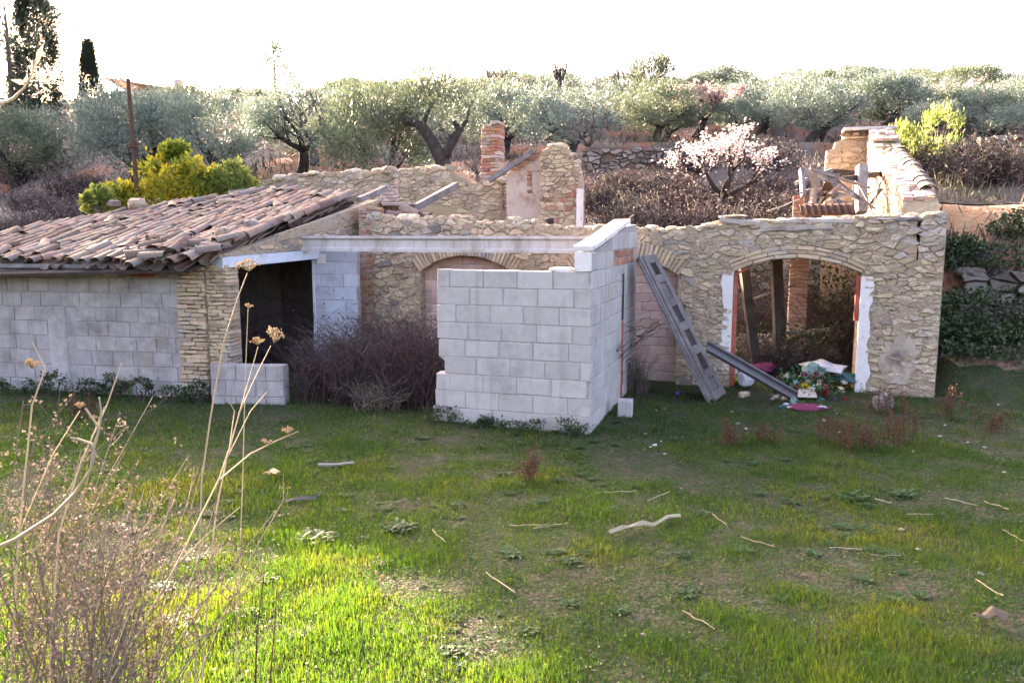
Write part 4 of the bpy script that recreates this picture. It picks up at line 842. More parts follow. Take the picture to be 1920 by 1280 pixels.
# dry stone wall right of the building
FD = FB.off(.75, 2.72); dsw = wall_thing('dry_stone_wall', 'low dry stone retaining wall at the far right of the building', 'wall', FD)
out = [(0, .3), (7, .3)] + ragged([(7, 1.62), (5, 1.62), (3, 1.58), (1.6, 1.6), (.6, 1.45), (0, 1.3)], .15, .05)
mb = MB(); prism(mb, out, .06, .5); core = mb.build('wall_core', 'soil', dsw)
rubble(core, [p for p in voronoi(0, 6.9, .55, 1.58, .26, .17, rowjit=.35)], ['rubble', 'greystone', 'rubble'], 240, (.02, .09), .016, y=.04)
caps(dsw, 'cap_stone', .1, 6.8, lambda s: 1.52, .1, .4, 'rubble', 22, (.14, .3))
def terrace(label, a, b, n, h):
    A_, B_ = a, b; w_ = Frame((A_[0], A_[1]), math.degrees(math.atan2(-(B_[1] - A_[1]), B_[0] - A_[0]))); Lw = math.hypot(B_[0] - A_[0], B_[1] - A_[1])
    zz = min(hz(A_[0], A_[1] - .4), hz(B_[0], B_[1] - .4)) - .1; t = thing('terrace_wall', label, 'wall', (A_[0], A_[1], zz), -w_.a, 'dry stone terrace walls in the grove')
    mb = MB(); prism(mb, [(0, -.3), (Lw, -.3)] + ragged([(Lw, h), (0, h)], .3, .08), .06, .5); c_ = mb.build('wall_core', 'hillsoil', t)
    rubble(c_, [p for p in voronoi(0, Lw, -.1, h, .24, .13, rowjit=.4) if RND.random() < .9], ['greystone', 'rubble'], n, (.02, .11), .018, y=.03)
def hillpt(px, d): 
    # point on the photo column px at building depth d
    r = ray(px, 400); r2 = Vector((r.x, r.y)); t = (FB.A + FB.v * d).dot(FB.v) / r2.dot(FB.v); return (r2.x * t, r2.y * t)
terrace('grey dry stone terrace wall in the grove right of the stone pier', hillpt(1088, 12.0), hillpt(1265, 12.05), 110, .85)
terrace('dry stone terrace wall at the right edge among the shrubs', hillpt(1830, 14.3), hillpt(1960, 14.3), 60, .8)
terrace('overgrown terrace wall at the upper left below the cypresses', hillpt(-20, 14.0), hillpt(150, 14.2), 60, .7)
# ============================================================ VEGETATION
def leaf_arrays(C, D, Ln, W, rng):
    """rhombus leaves at C pointing along D"""
    n = len(C); D = D / (np.linalg.norm(D, axis=1, keepdims=True) + 1e-9); r = rng.normal(size=(n, 3)); S = np.cross(D, r); S /= (np.linalg.norm(S, axis=1, keepdims=True) + 1e-9)
    Ln = np.asarray(Ln).reshape(-1, 1) * np.ones((n, 1)); W = np.asarray(W).reshape(-1, 1) * np.ones((n, 1))
    V = np.stack([C, C + D * Ln * .5 + S * W * .5, C + D * Ln, C + D * Ln * .5 - S * W * .5], 1).reshape(-1, 3)
    Fc = (np.arange(n)[:, None] * 4 + np.arange(4)[None, :]); return V, Fc
def ball(n, rng): v = rng.normal(size=(n, 3)); return v / np.linalg.norm(v, axis=1, keepdims=True)
def limb(mb, p, d, L_, r0, r1, rnd, n=5, bend=.25, sides=6, up=.0):
    P = [Vector(p)]; d = Vector(d).normalized(); 
    for i in range(n):
        d = (d + Vector((rnd.uniform(-bend, bend), rnd.uniform(-bend, bend), rnd.uniform(-bend, bend) * .6 + up))).normalized(); P.append(P[-1] + d * (L_ / n))
    tube(mb, P, [r0 + (r1 - r0) * i / n for i in range(n + 1)], sides); return P, d
class Kit: pass
def make_olive(seed, mat, ncl=52, per=150, wide=1.0, open_=.25):
    """olive about 4 m tall with its base at 0"""
    rnd = random.Random(seed); rng = np.random.default_rng(seed); mb = MB()
    lean = Vector((rnd.uniform(-.35, .35), rnd.uniform(-.2, .2), 1)); P, d = limb(mb, (0, 0, -.3), lean, 1.35, .24, .17, rnd, 4, .15, 8)
    tips = []
    for k in range(rnd.randint(3, 4)):
        a = k * 2.1 + rnd.uniform(-.5, .5); Q_, d2 = limb(mb, P[-1], (math.cos(a) * 1.0, math.sin(a) * .9, .75), rnd.uniform(1.1, 1.6), .14, .06, rnd, 5, .28, 6, .08)
        for j in range(4):
            b = a + rnd.uniform(-1.1, 1.1); R_, _ = limb(mb, Q_[rnd.randint(2, 5)], (math.cos(b), math.sin(b), rnd.uniform(.3, 1.3)), rnd.uniform(.7, 1.3), .05, .015, rnd, 4, .3, 4, .05); tips += R_[2:]
    Vs, Fs, o = [], [], 0
    cz = 2.25; cl = []
    for k in range(int(ncl * 1.9)):
        v = ball(1, rng)[0]; rr = rng.uniform(.45, 1.0) ** .6; c = np.array([v[0] * 1.9 * wide * rr, v[1] * 1.8 * rr, cz + v[2] * 1.38 * rr + (.2 if v[2] > 0 else -.0)])
        if v[2] < -.6 and rng.random() < .5: continue
        cl.append((c, rng.uniform(.26, .52)))
    for t in tips[::2]: cl.append((np.array(t), rng.uniform(.2, .4)))
    C = []; D = []
    for c, r in cl:
        n = int(per * (r / .4) ** 2); q = rng.normal(size=(n, 3)) * r * np.array([.55, .55, .62]); C.append(c + q); out = q + (c - np.array([0, 0, cz - .8])) * .35; D.append(out * .8 + rng.normal(size=(n, 3)) * .5 + np.array([0, 0, .45]))
    C = np.concatenate(C); D = np.concatenate(D); V_, F_ = leaf_arrays(C, D, rng.uniform(.12, .24, len(C)), rng.uniform(.032, .058, len(C)), rng)
    k = Kit(); k.trunk = mb.mesh('trunk', 'bark'); k.trunk.polygons.foreach_set('use_smooth', [True] * len(k.trunk.polygons)); k.crown = np_mesh('crown', V_, F_, mat); k.h = 3.95; return k
def place_tree(name, label, cat, kit, p, sc, rz, group=None):
    t = thing(name, label, cat, p, rz, group); t.scale = sc if hasattr(sc, '__len__') else (sc,) * 3
    link('trunk', kit.trunk, t); c = link('crown', kit.crown, t); return t
OL = [make_olive(s, m, w, per, wd) for s, m, w, per, wd in ((1, 'olive2', 56, 120, 1.0), (2, 'olive', 50, 120, 1.05), (3, 'olive2', 60, 115, .95), (4, 'olive', 44, 130, 1.1), (5, 'olive2', 30, 130, 1.1), (6, 'olive', 58, 100, .9), (7, 'olive2', 26, 150, .85), (8, 'olive', 32, 120, 1.2))]
def tree_at(px, top, Y, width, name, label, cat, kits, rnd=RND, group=None, kitw=4.0, zoff=0.0):
    g = at(px, 400, Y); x = g.x; z = hz(x, Y); zt = at(px, top, Y).z; h = max(1.6, zt - z); kit = rnd.choice(kits) if isinstance(kits, list) else kits
    w = width * Y / F / kitw * 1.12; s = h / kit.h; return place_tree(name, label, cat, kit, (x, Y, z + zoff), (w, w, s), rnd.uniform(0, 6.28), group)
G1 = 'olive trees in the grove'
near = [ (245, 160, 27, 190, 'big silvery olive crown behind the rusty pole'), (412, 165, 26, 170, 'broad silvery olive tree behind the yellow shrub'), (568, 160, 28, 175, 'silvery olive tree directly below the lone pine'),
 (705, 156, 24.5, 190, 'olive with twin dark trunks behind the rear rubble wall'), (945, 158, 30, 175, 'olive tree right behind the brick chimney'), (1060, 165, 27, 160, 'grey-green olive leaning over the stone pier'),
 (1220, 158, 33, 150, 'olive tree left of the pink blossom, above the terrace wall'), (1418, 150, 37, 150, 'dark-trunked olive right of the pink blossom'), (1507, 150, 33, 170, 'wide olive with forked trunk left of the stone corner stub'),
 (1645, 142, 39, 150, 'olive tree behind the tall stone corner stub'), (1742, 150, 40, 130, 'olive behind the lime green saplings'), (1845, 160, 37, 140, 'olive on the terrace at the right, below the far pink blossom'), (1925, 150, 38, 120, 'olive cut off by the right edge of the picture'),
 (35, 205, 30, 150, 'hazy olive at the far left below the tall cypress'), (115, 235, 33, 120, 'low olive bush between the two cypresses'), (1330, 165, 40, 130, 'olive right behind the pink blossoming almond'), (320, 175, 33, 130, 'dark olive behind the one with the rusty pole'), (640, 165, 36, 120, 'olive filling the gap right of the lone pine') ]
for px, top, Y, w, lab in near: tree_at(px, top, Y, w, 'olive_tree', lab, 'olive tree', OL, group=G1)
k = 0
for Y, y0, dens in ((35, 190, 170), (40, 170, 135), (46, 150, 105), (54, 136, 92), (63, 128, 100)):
    x = 330 if Y < 36 else 640 + RND.uniform(0, 50)
    while x < 1960:
        top = y0 + RND.uniform(-14, 24) + (14 if x < 900 else 0); tree_at(x, top, Y, 112 + RND.uniform(-35, 35), 'olive_tree', 'small grey-green olive crown packed in the rows along the skyline', 'olive tree', OL, group='olive trees along the skyline'); x += dens * RND.uniform(.75, 1.25)
for px, top, Y in ((375, 158, 46), (470, 162, 44)): tree_at(px, top, Y, 110, 'olive_tree', 'small olive crown on the left skyline between the far house and the pine', 'olive tree', OL, group='olive trees on the left skyline')
# the old tree with the big bent trunk
tb = gnd(1, 1); Yb = 23.0; bx = at(832, 320, Yb); bt = thing('olive_tree', 'old olive with a thick black bent forked trunk above the rear wall', 'olive tree', (bx.x, Yb, 0), 0, G1)
mb = MB(); rel = lambda px, py, dy=0: at(px, py, Yb + dy) - Vector((bx.x, Yb, 0))
tube(mb, [rel(838, 345), rel(834, 315), rel(826, 296), rel(808, 262), rel(792, 238), rel(770, 228), rel(748, 226)], [.27, .24, .20, .17, .15, .12, .08], 8); tube(mb, [rel(828, 302), rel(840, 280), rel(852, 258), rel(862, 244), rel(850, 228)], [.17, .15, .14, .13, .06], 8)
tube(mb, [rel(792, 238), rel(800, 215), rel(815, 190)], [.08, .06, .03], 6); tube(mb, [rel(862, 244), rel(876, 225), rel(880, 200)], [.07, .05, .02], 6)
o = mb.build('trunk', 'bark', bt, True)
rng = np.random.default_rng(50); C = []; D = []
for px, py, r, n in ((770, 205, .5, 520), (800, 175, .6, 720), (835, 180, .6, 720), (850, 215, .4, 300), (868, 195, .45, 380), (745, 225, .35, 240), (815, 160, .4, 320), (780, 170, .4, 300)):
    c = np.array(rel(px, py, rng.uniform(-.8, .8))); q = rng.normal(size=(n, 3)) * r * .6; C.append(c + q); D.append(q + rng.normal(size=(n, 3)) * .3 + np.array([0, 0, .5]))
C = np.concatenate(C); D = np.concatenate(D); V_, F_ = leaf_arrays(C, D, rng.uniform(.1, .2, len(C)), rng.uniform(.028, .05, len(C)), rng); link('crown', np_mesh('crown', V_, F_, 'olive'), bt)

def conifer(seed, h, w, n, mat, shape, L_=(.12, .25), W_=(.05, .09), gap=.25, bark='bark'):
    rng = np.random.default_rng(seed); rnd = random.Random(seed); mb = MB(); tube(mb, [(0, 0, -.3), (.03, 0, h * .5), (0, 0, h * .93)], [w * .022, w * .016, .01], 6)
    C = []; D = []
    for i in range(n):
        t = rng.uniform(.02, 1) ** .9; a = rng.uniform(0, 6.28); env = shape(t) * w / 2 * (1 + .22 * math.sin(a * 3 + t * 14 + seed) + .12 * math.sin(a * 7 - t * 30))
        m_ = 26; c0 = np.array([math.cos(a) * env * rng.uniform(.5, 1), math.sin(a) * env * rng.uniform(.5, 1), t * h])
        if mno.noise(Vector((c0[0] * 1.2, c0[1] * 1.2, c0[2] * .9 + seed))) < -gap: continue
        q = rng.normal(size=(m_, 3)) * np.array([.12, .12, .22]) * (w / 2.2); C.append(c0 + q); D.append(rng.normal(size=(m_, 3)) * .4 + np.array([math.cos(a) * .4, math.sin(a) * .4, 1.0]))
    C = np.concatenate(C); D = np.concatenate(D); V_, F_ = leaf_arrays(C, D, rng.uniform(*L_, len(C)), rng.uniform(*W_, len(C)), rng)
    k = Kit(); k.trunk = mb.mesh('trunk', bark); k.crown = np_mesh('crown', V_, F_, mat); k.h = h; return k
cy = conifer(21, 10, 2.4, 2600, 'darkleaf', lambda t: (1 - abs(t - .35) * .55) if t < .9 else (1 - .3) * (1 - t) * 9, (.08, .15), (.03, .055), gap=.27)
tree_at(92, -15, 42, 84, 'cypress_tree', 'tall dark cypress at the top left corner', 'cypress', cy, kitw=2.4)
cy2 = conifer(24, 7, 2.2, 1700, 'darkleaf', lambda t: max(.05, 1.05 - t * .9) if t > .25 else .85, (.08, .16), (.03, .055), gap=.30)
tree_at(185, 78, 46, 54, 'cypress_tree', 'shorter pointed cypress left of the rusty pole', 'cypress', cy2, kitw=2.2)
pk = conifer(33, 6, 4, 380, 'olive2', lambda t: max(.12, (1 - t) * 1.25) if t > .2 else .3, (.16, .32), (.04, .07), gap=.05, bark='greybark')
tree_at(526, 86, 52, 120, 'pine_tree', 'sparse young pine standing alone above the grove skyline', 'pine', pk, kitw=4.0)
pk2 = conifer(35, 9, 5, 420, 'pine', lambda t: .2 if t < .35 else .9 - abs(t - .7) * 1.2, (.2, .4), (.04, .07), gap=.0, bark='greybark')
tree_at(40, -60, 40, 230, 'pine_tree', 'wispy pine boughs beside the tall cypress in the top left corner', 'pine', pk2, kitw=5.0)

# unseen dense trees added beyond the left edge to shade the roof and lawn
shade_tree_kit = conifer(38, 9, 5.2, 1900, 'darkleaf', lambda t: .45 if t < .1 else 1.0 - .25 * abs(t - .5), (.25, .45), (.10, .18), gap=.9)
for c_, t_, zt_, lab in ((-1.6, 44, 10.85, 'unseen dense dark tree added for shade off the left edge, farthest from the shed'), (1.2, 44, 10.85, 'unseen dense dark tree added for shade off the left edge beside the pine boughs'), (4.75, 70, 23.5, 'unseen tall dense dark tree added for shade off the left edge behind the pine boughs')):
    X_, Y_ = sdir.x / math.cos(SUN_EL) * t_ + .788 * c_, sdir.y / math.cos(SUN_EL) * t_ + .616 * c_; zg = hz(X_, Y_); place_tree('added_shade_tree', lab, 'tree', shade_tree_kit, (X_, Y_, zg - .3), (.62, .62, (zt_ - zg + .3) / 9) if t_ < 60 else (.72, .72, (zt_ - zg + .3) / 9), .5 + c_)

def twiggy(seed, h, w, levels=4, n0=5, r0=.12, spread=.75, up=.12, bendy=.22):
    """bare branching tree; returns kit parts + twig points"""
    rnd = random.Random(seed); mb = MB(); pts = []
    P, d = limb(mb, (0, 0, -.2), (rnd.uniform(-.2, .2), rnd.uniform(-.2, .2), 1), h * .3, r0, r0 * .75, rnd, 4, .12, 7)
    fr = [(P[-1], d, h * .34, r0 * .6, 0)]; fr = [(P[-1], Vector((math.cos(k * 6.28 / n0 + .4) * spread, math.sin(k * 6.28 / n0 + .4) * spread, .8)), h * .34, r0 * .55, 0) for k in range(n0)]
    while fr:
        p, d, L_, r, lv = fr.pop(); Q_, d2 = limb(mb, p, d, L_ * rnd.uniform(.8, 1.2), r, r * .45, rnd, 4, bendy, 5 if lv < 2 else 3, up)
        if lv >= 1: pts += Q_[1:]
        if lv < levels - 1:
            for j in range(3 if lv < 2 else 2): fr.append((Q_[rnd.randint(2, 4)], d2 + Vector((rnd.uniform(-1, 1), rnd.uniform(-1, 1), rnd.uniform(-.2, .8))) * .8, L_ * .62, r * .5, lv + 1))
    return mb, pts
def blossom_tree(seed, px, top, base, Y, width, mat, label, n=5, leaf=.05, bark='bark', **kw):
    mb, pts = twiggy(seed, 3.0, 3.0, **kw); g = at(px, base, Y); z = hz(g.x, Y) if base is None else g.z; h = at(px, top, Y).z - z
    t = thing('almond_tree', label, 'almond tree', (g.x, Y, z), RND.uniform(0, 6)); mx_ = max(p.z for p in pts); wd = max(abs(p.x) for p in pts) * 2; s = h / mx_; w = width * Y / F / wd; t.scale = (w, w, s)
    o = mb.build('trunk', bark, t, True); rng = np.random.default_rng(seed); A = np.array([tuple(p) for p in pts]); C = np.repeat(A, n, 0) + rng.normal(size=(len(A) * n, 3)) * .05; V_, F_ = leaf_arrays(C, rng.normal(size=C.shape), rng.uniform(leaf, leaf * 1.8, len(C)), rng.uniform(leaf, leaf * 1.5, len(C)), rng)
    b = link('blossom', np_mesh('blossom', V_, F_, mat), t); return t
blossom_tree(61, 1346, 232, 412, 18.6, 185, 'blossom', 'white blossoming almond tree with black trunk left of the stone corner stub', 2, .038, up=.16, spread=.95, bendy=.34, levels=5)
blossom_tree(62, 1305, 148, 250, 35, 130, 'pinkblossom', 'pink blossoming almond in the grove above the white one', 5, .06)
blossom_tree(63, 1795, 148, 215, 42, 110, 'pinkblossom', 'far pink blossoming almond near the right skyline', 5, .06)
blossom_tree(64, 1870, 158, 215, 43, 80, 'pinkblossom', 'small faint pink almond at the far right of the skyline', 4, .05)
def bare_tree(seed, px, top, base, Y, width, label, bark='greybark', levels=4, r0=.12):
    mb, pts = twiggy(seed, 3.0, 3.0, levels, r0=r0 if Y < 40 else .22); g = at(px, base, Y); h = at(px, top, Y).z - g.z; t = thing('bare_tree', label, 'tree', (g.x, Y, g.z), RND.uniform(0, 6)); mx_ = max(p.z for p in pts); wd = max(abs(p.x) for p in pts) * 2
    t.scale = (width * Y / F / wd,) * 2 + (h / mx_,); mb.build('branches', bark, t, True)
bare_tree(71, 1047, 100, 185, 48, 55, 'bare tree with forked dark branches above the skyline behind the stone pier', 'bark', 3)
bare_tree(72, 922, 118, 190, 50, 48, 'bare leafless tree on the skyline just above the chimney', 'greybark', 3); bare_tree(73, 968, 138, 200, 50, 60, 'small bare tree between the two other leafless skyline trees')
bare_tree(74, 590, 150, 300, 27, 110, 'lilac-grey leafless almond beside the olive below the pine'); bare_tree(75, 1100, 200, 300, 25, 100, 'pale twiggy leafless tree above the stone pier', 'greybark'); bare_tree(76, 1162, 118, 200, 50, 60, 'dark twiggy bare tree left of the round skyline pine', 'bark')
bare_tree(77, 720, 275, 350, 20.5, 90, 'low bare sapling in front of the twin olive trunks', 'greybark'); bare_tree(78, 892, 265, 345, 20.0, 70, 'bare brown sapling left of the brick chimney', 'greybark')
tree_at(1215, 112, 47, 90, 'pine_tree', 'flat-topped dark pine on the skyline left of the pink blossom', 'pine', conifer(36, 4, 4, 330, 'pine', lambda t: .15 if t < .45 else 1 - abs(t - .75) * 2, (.2, .35), (.05, .09), gap=.15), kitw=4.0)

def shrub(name, label, cat, p, rx, ry, rz_, n, mat, L_, W_, seed, stem='twig', nst=14, group=None, upb=.4, ncl=None):
    rng = np.random.default_rng(seed); rnd = random.Random(seed); t = thing(name, label, cat, p, 0, group); mb = MB()
    for i in range(nst): a = rnd.uniform(0, 6.28); limb(mb, (rnd.uniform(-.2, .2) * rx, rnd.uniform(-.2, .2) * ry, -.05), (math.cos(a) * rx * rnd.uniform(.2, 1), math.sin(a) * ry * rnd.uniform(.2, 1), rz_ * 1.5), rz_ * rnd.uniform(.9, 1.7), .02, .005, rnd, 5, .2, 4)
    mb.build('stems', stem, t); ncl = ncl or 40; C = []; D = []
    for i in range(ncl):
        v = ball(1, rng)[0]; r = rng.uniform(.5, 1) ** .5; c = np.array([v[0] * rx * r, v[1] * ry * r, rz_ * (.95 + v[2] * r * .95)]); q = rng.normal(size=(n // ncl, 3)) * np.array([rx, ry, rz_]) * .16; C.append(c + q); D.append(q + rng.normal(size=q.shape) * .35 * rx + np.array([0, 0, upb * rz_]))
    C = np.concatenate(C); D = np.concatenate(D); V_, F_ = leaf_arrays(C, D, rng.uniform(*L_, len(C)), rng.uniform(*W_, len(C)), rng); link('leaves', np_mesh('leaves', V_, F_, mat), t); return t
# yellow green shrubs behind the shed roof
def sp(px, py, Y): q = at(px, py, Y); return q
for i, (px, ytop, ybot, Y, w, lab, mat) in enumerate(((330, 290, 390, 17.6, 130, 'large yellow-green shrub glowing behind the tile roof right of the pole', 'yellowleaf'), (425, 305, 385, 17.8, 90, 'green shrub right of the yellow one behind the tile roof', 'limeleaf'), (225, 345, 400, 17.0, 80, 'small yellow shrub left of the rusty pole at the roof edge', 'yellowleaf'), (182, 350, 400, 16.2, 50, 'lime green sprig at the left end of the shrubs behind the roof', 'limeleaf'), (322, 262, 305, 17.9, 42, 'bright yellow tuft sticking up on top of the large shrub', 'yellowleaf'))):
    a, b = at(px, ytop, Y), at(px, ybot, Y); hh = (a.z - b.z) / 2; shrub('leafy_shrub', lab, 'shrub', (a.x, Y, b.z), w / 2 * Y / F, w / 2 * Y / F * .7, hh, 2600 if w > 60 else 900, mat, (.09, .17), (.05, .09), 80 + i, 'greybark', 14, 'shrubs behind the shed roof', ncl=36 if w > 60 else 14)
for i, (px, ytop, ybot, Y, w, lab) in enumerate(((1694, 228, 290, 20, 55, 'lime green sapling right beside the stone corner stub'), (1768, 200, 275, 21, 70, 'taller lime green sapling above the tiled gable edge'), (1720, 255, 300, 20.5, 60, 'low lime green shrub between the two saplings'))):
    a, b = at(px, ytop, Y), at(px, ybot, Y); shrub('lime_sapling', lab, 'sapling', (a.x, Y, b.z - .2), w / 2 * Y / F, w / 2 * Y / F, (a.z - b.z) / 2 + .1, 900, 'limeleaf', (.09, .17), (.025, .045), 90 + i, 'greybark', 9, 'lime saplings by the gable', .9, ncl=22)
# dark ivy and scrub at the right of the building
for i, (px, py, d, rx, rz_, n, mat, lab) in enumerate(((1850, 640, 2.2, 1.2, .34, 3600, 'ivy', 'dark ivy mass below the dry stone wall'), (1790, 640, 1.6, .55, .30, 1600, 'ivy', 'ivy clump against the right end of the facade'), (1910, 690, 1.2, .9, .22, 1800, 'ivy', 'low ivy patch at the right edge of the lawn'), (1850, 500, 3.3, 1.2, .22, 1500, 'ivy', 'dark scrub growing on top of the dry stone wall'), (1915, 440, 4.0, .5, .25, 900, 'ivy', 'dark bush on the orange bank by the track'), (1800, 470, 3.3, .5, .28, 1200, 'ivy', 'dark scrub hugging the end of the building above the stone wall'))):
    q = hillpt(px, d); shrub('ivy_bush', lab, 'bush', (q[0], q[1], hz(*q) - .05), rx, rx * .6, rz_, n, mat, (.04, .09), (.035, .07), 100 + i, 'twig', 10, 'dark bushes right of the building', .1, ncl=60)

# ---------- canes: brambles and dry scrub
def canes(mb, n, x0, x1, y0, y1, h0, h1, rnd, r=.006, lean=.5, sides=3, zf=None, droop=.0, side=.0):
    for i in range(n):
        x, y = rnd.uniform(x0, x1), rnd.uniform(y0, y1); z = zf(x, y) if zf else 0; a = rnd.uniform(0, 6.28); H_ = rnd.uniform(h0, h1); l = rnd.uniform(.1, lean) * H_; P = []
        for k in range(6):
            f = k / 5; P.append((x + math.cos(a) * l * f ** 1.5 + rnd.uniform(-.02, .02), y + math.sin(a) * l * f ** 1.5 * .7, z - .02 + H_ * (f - droop * f ** 3) + rnd.uniform(-.015, .015)))
        rr = r * rnd.uniform(.6, 1.3); tube(mb, P, [rr * (1 - .12 * k) for k in range(6)], sides, False)
        if side:
            for m in range(int(side)):
                k = rnd.randint(1, 4); p = Vector(P[k]); b = rnd.uniform(0, 6.28); l2 = rnd.uniform(.08, .28); tube(mb, [p, p + Vector((math.cos(b) * l2 * .6, math.sin(b) * l2 * .5, l2 * rnd.uniform(.1, .6))), p + Vector((math.cos(b) * l2, math.sin(b) * l2 * .8, l2 * rnd.uniform(.2, 1)))], [rr * .6, rr * .5, rr * .3], 3, False)
bg_ = 'bramble bushes in the corner between shed and enclosure'
for i, (px, py, w, dpt, h, n, mat, lab) in enumerate(((600, 765, .8, .7, 1.1, 300, 'twig', 'grey bramble tangle right of the low block wall'), (690, 772, 1.0, .9, 1.5, 500, 'twig', 'tall purple-brown bramble thicket in the middle of the corner'), (770, 778, .6, .9, 1.45, 380, 'twig', 'dark bramble thicket against the left end of the grey enclosure'), (700, 782, .5, .4, .5, 160, 'paletwig', 'pale dry twiggy clump in front of the brambles'), (640, 755, .4, .4, 1.15, 90, 'paletwig', 'thin upright dry stems in front of the blue-washed jamb'))):
    g = gnd(px, py); t = thing('bramble_bush', lab, 'bramble', (g.x, g.y + .3, 0), 0, bg_); rnd = random.Random(200 + i); mb = MB(); canes(mb, n, -w / 2, w / 2, -.1, dpt + .4, h * .35, h * 1.05, rnd, .0055, .75, 3, None, .25, 4); mb.build('canes', mat, t)
    rng = np.random.default_rng(200 + i); nl = n * 5; C = np.stack([rng.uniform(-w * .6, w * .6, nl), rng.uniform(-.1, dpt + .3, nl), np.abs(rng.normal(.25, .3, nl)) * h * .8], 1); V_, F_ = leaf_arrays(C, rng.normal(size=(nl, 3)), rng.uniform(.02, .05, nl), rng.uniform(.012, .03, nl), rng); link('dead_leaves', np_mesh('dead_leaves', V_, F_, 'dock' if mat == 'twig' else 'seed'), t)
for i, (s0, d0, w, dp, h, n, mat, lab) in enumerate(((-1.9, .75, 1.3, 1.0, .8, 220, 'twig', 'dark bramble growth on the floor just inside the arch'), (-4.9, -1.5, 1.4, 1.3, 1.5, 380, 'twig', 'dark brambles filling the yard between the beam and the blind arch'), (-2.2, 3.2, 1.5, 1.2, 1.7, 260, 'twig', 'bramble growth inside the arched room behind the posts'), (-1.0, 2.0, .7, 1.6, 1.7, 240, 'twig', 'bramble tangle at the right inside the arch'), (-3.05, 1.5, .6, 2.0, 1.3, 120, 'twig', 'bramble growth at the left inside the arch'))):
    p = FB.w(s0, d0); t = thing('bramble_bush', lab, 'bramble', (p.x, p.y, 0), -FB.a, 'brambles inside the ruin'); rnd = random.Random(230 + i); mb = MB(); canes(mb, n, -w / 2, w / 2, 0, dp, h * .4, h * 1.1, rnd, .0065, .8, 3, None, .3, 4); mb.build('canes', mat, t)
    rng = np.random.default_rng(230 + i); nl = n * 7; C = np.stack([rng.uniform(-w * .6, w * .6, nl), rng.uniform(0, dp, nl), rng.uniform(0, h, nl)], 1); V_, F_ = leaf_arrays(C, rng.normal(size=(nl, 3)), rng.uniform(.03, .07, nl), rng.uniform(.02, .045, nl), rng); link('leaves', np_mesh('leaves', V_, F_, 'ivy'), t)
p = at(500, 600, 12.4); t = thing('bramble_bush', 'dim bramble growth inside the dark shed doorway', 'bramble', (p.x - .2, 12.6, 0), 0, 'brambles inside the ruin'); mb = MB(); canes(mb, 130, -.9, .7, -.5, .8, .6, 1.6, random.Random(240), .006, .8, 3, None, .3, 4); mb.build('canes', 'twig', t)
g = gnd(1190, 735); t = thing('dry_grass_clump', 'tall dry straw grass clump at the foot of the enclosure side wall', 'grass clump', (g.x, g.y, 0)); mb = MB(); canes(mb, 170, -.12, .16, -.15, .25, .35, .85, random.Random(241), .004, .55, 3, None, .35); mb.build('stalks', 'paletwig', t)

# ---------- dry grass and scrub cover of the hillside
rng = np.random.default_rng(301); n = 90000
yy = 12.5 + (75 - 12.5) * rng.random(n) ** 1.7; xx = (rng.uniform(-.74, .74, n)) * (yy + 2); zz = hz_np(xx, yy)
sx = (xx - FB.A.x) * FB.u.x + (yy - FB.A.y) * FB.u.y; dx_ = (xx - FB.A.x) * FB.v.x + (yy - FB.A.y) * FB.v.y
ok = (zz > .5) & ~((sx > .1) & (dx_ > 5.1) & (dx_ < 8.1)) & ~((sx > .2) & (dx_ > 3.9) & (dx_ < 5.2) & (rng.random(n) < .85)); xx, yy, zz = xx[ok], yy[ok], zz[ok]
nz_ = np.array([mno.noise(Vector((a * .45, b * .3, 1))) for a, b in zip(xx, yy)]); keep = rng.random(len(xx)) < np.clip(.55 + nz_ * 1.3, .08, 1); xx, yy, zz, nz_ = xx[keep], yy[keep], zz[keep], nz_[keep]
C = np.stack([xx, yy, zz - .03], 1); hh = rng.uniform(.12, .36, len(C)) * (1 + np.clip(nz_, 0, 1) * 1.6); D = rng.normal(size=C.shape) * .45 + np.array([0, 0, 1.0]); V_, F_ = leaf_arrays(C, D, hh, .012 + .0011 * yy, rng)
kind(tag(link('hill_scrub', np_mesh('hill_scrub', V_, F_, 'hillgrass')), 'dry grass and low scrub covering the hillside terraces', 'scrub'), 'stuff')
# scrub bushes on the slope behind the building (purple grey)
rnd = random.Random(310)
SB = []
for i in range(4):
    mb = MB(); canes(mb, 150, -.5, .5, -.4, .4, .35, .95, random.Random(320 + i), .009, .7, 3, None, .2, 4); rg = np.random.default_rng(320 + i); nl = 900; C = np.stack([rg.normal(0, .35, nl), rg.normal(0, .3, nl), np.abs(rg.normal(.35, .22, nl))], 1); V_, F_ = leaf_arrays(C, rg.normal(size=(nl, 3)) + np.array([0, 0, .7]), rg.uniform(.05, .12, nl), rg.uniform(.015, .03, nl), rg); SB.append((mb.mesh('canes', 'twig'), np_mesh('dry_leaves', V_, F_, 'hillgrass')))
spots_ = [(1120, 9), (1190, 8), (1240, 10), (1290, 8), (1395, 8.5), (1440, 9.5), (1470, 8), (1530, 10), (1300, 11.5), (1800, 9.8), (1850, 10.6), (1900, 9.6), (1780, 12), (1870, 12.5), (60, 8), (20, 5.5), (110, 6.5), (150, 10), (40, 12), (200, 9), (960, 8), (640, 8.2), (560, 8.8), (870, 7.8), (1160, 11), (90, 4.5), (1440, 12), (1700, 11), (1330, 6.3), (1370, 6.5), (1410, 6.2), (1450, 6.4), (1490, 6.2), (1530, 6.5), (1270, 6.4), (1180, 6.4)]
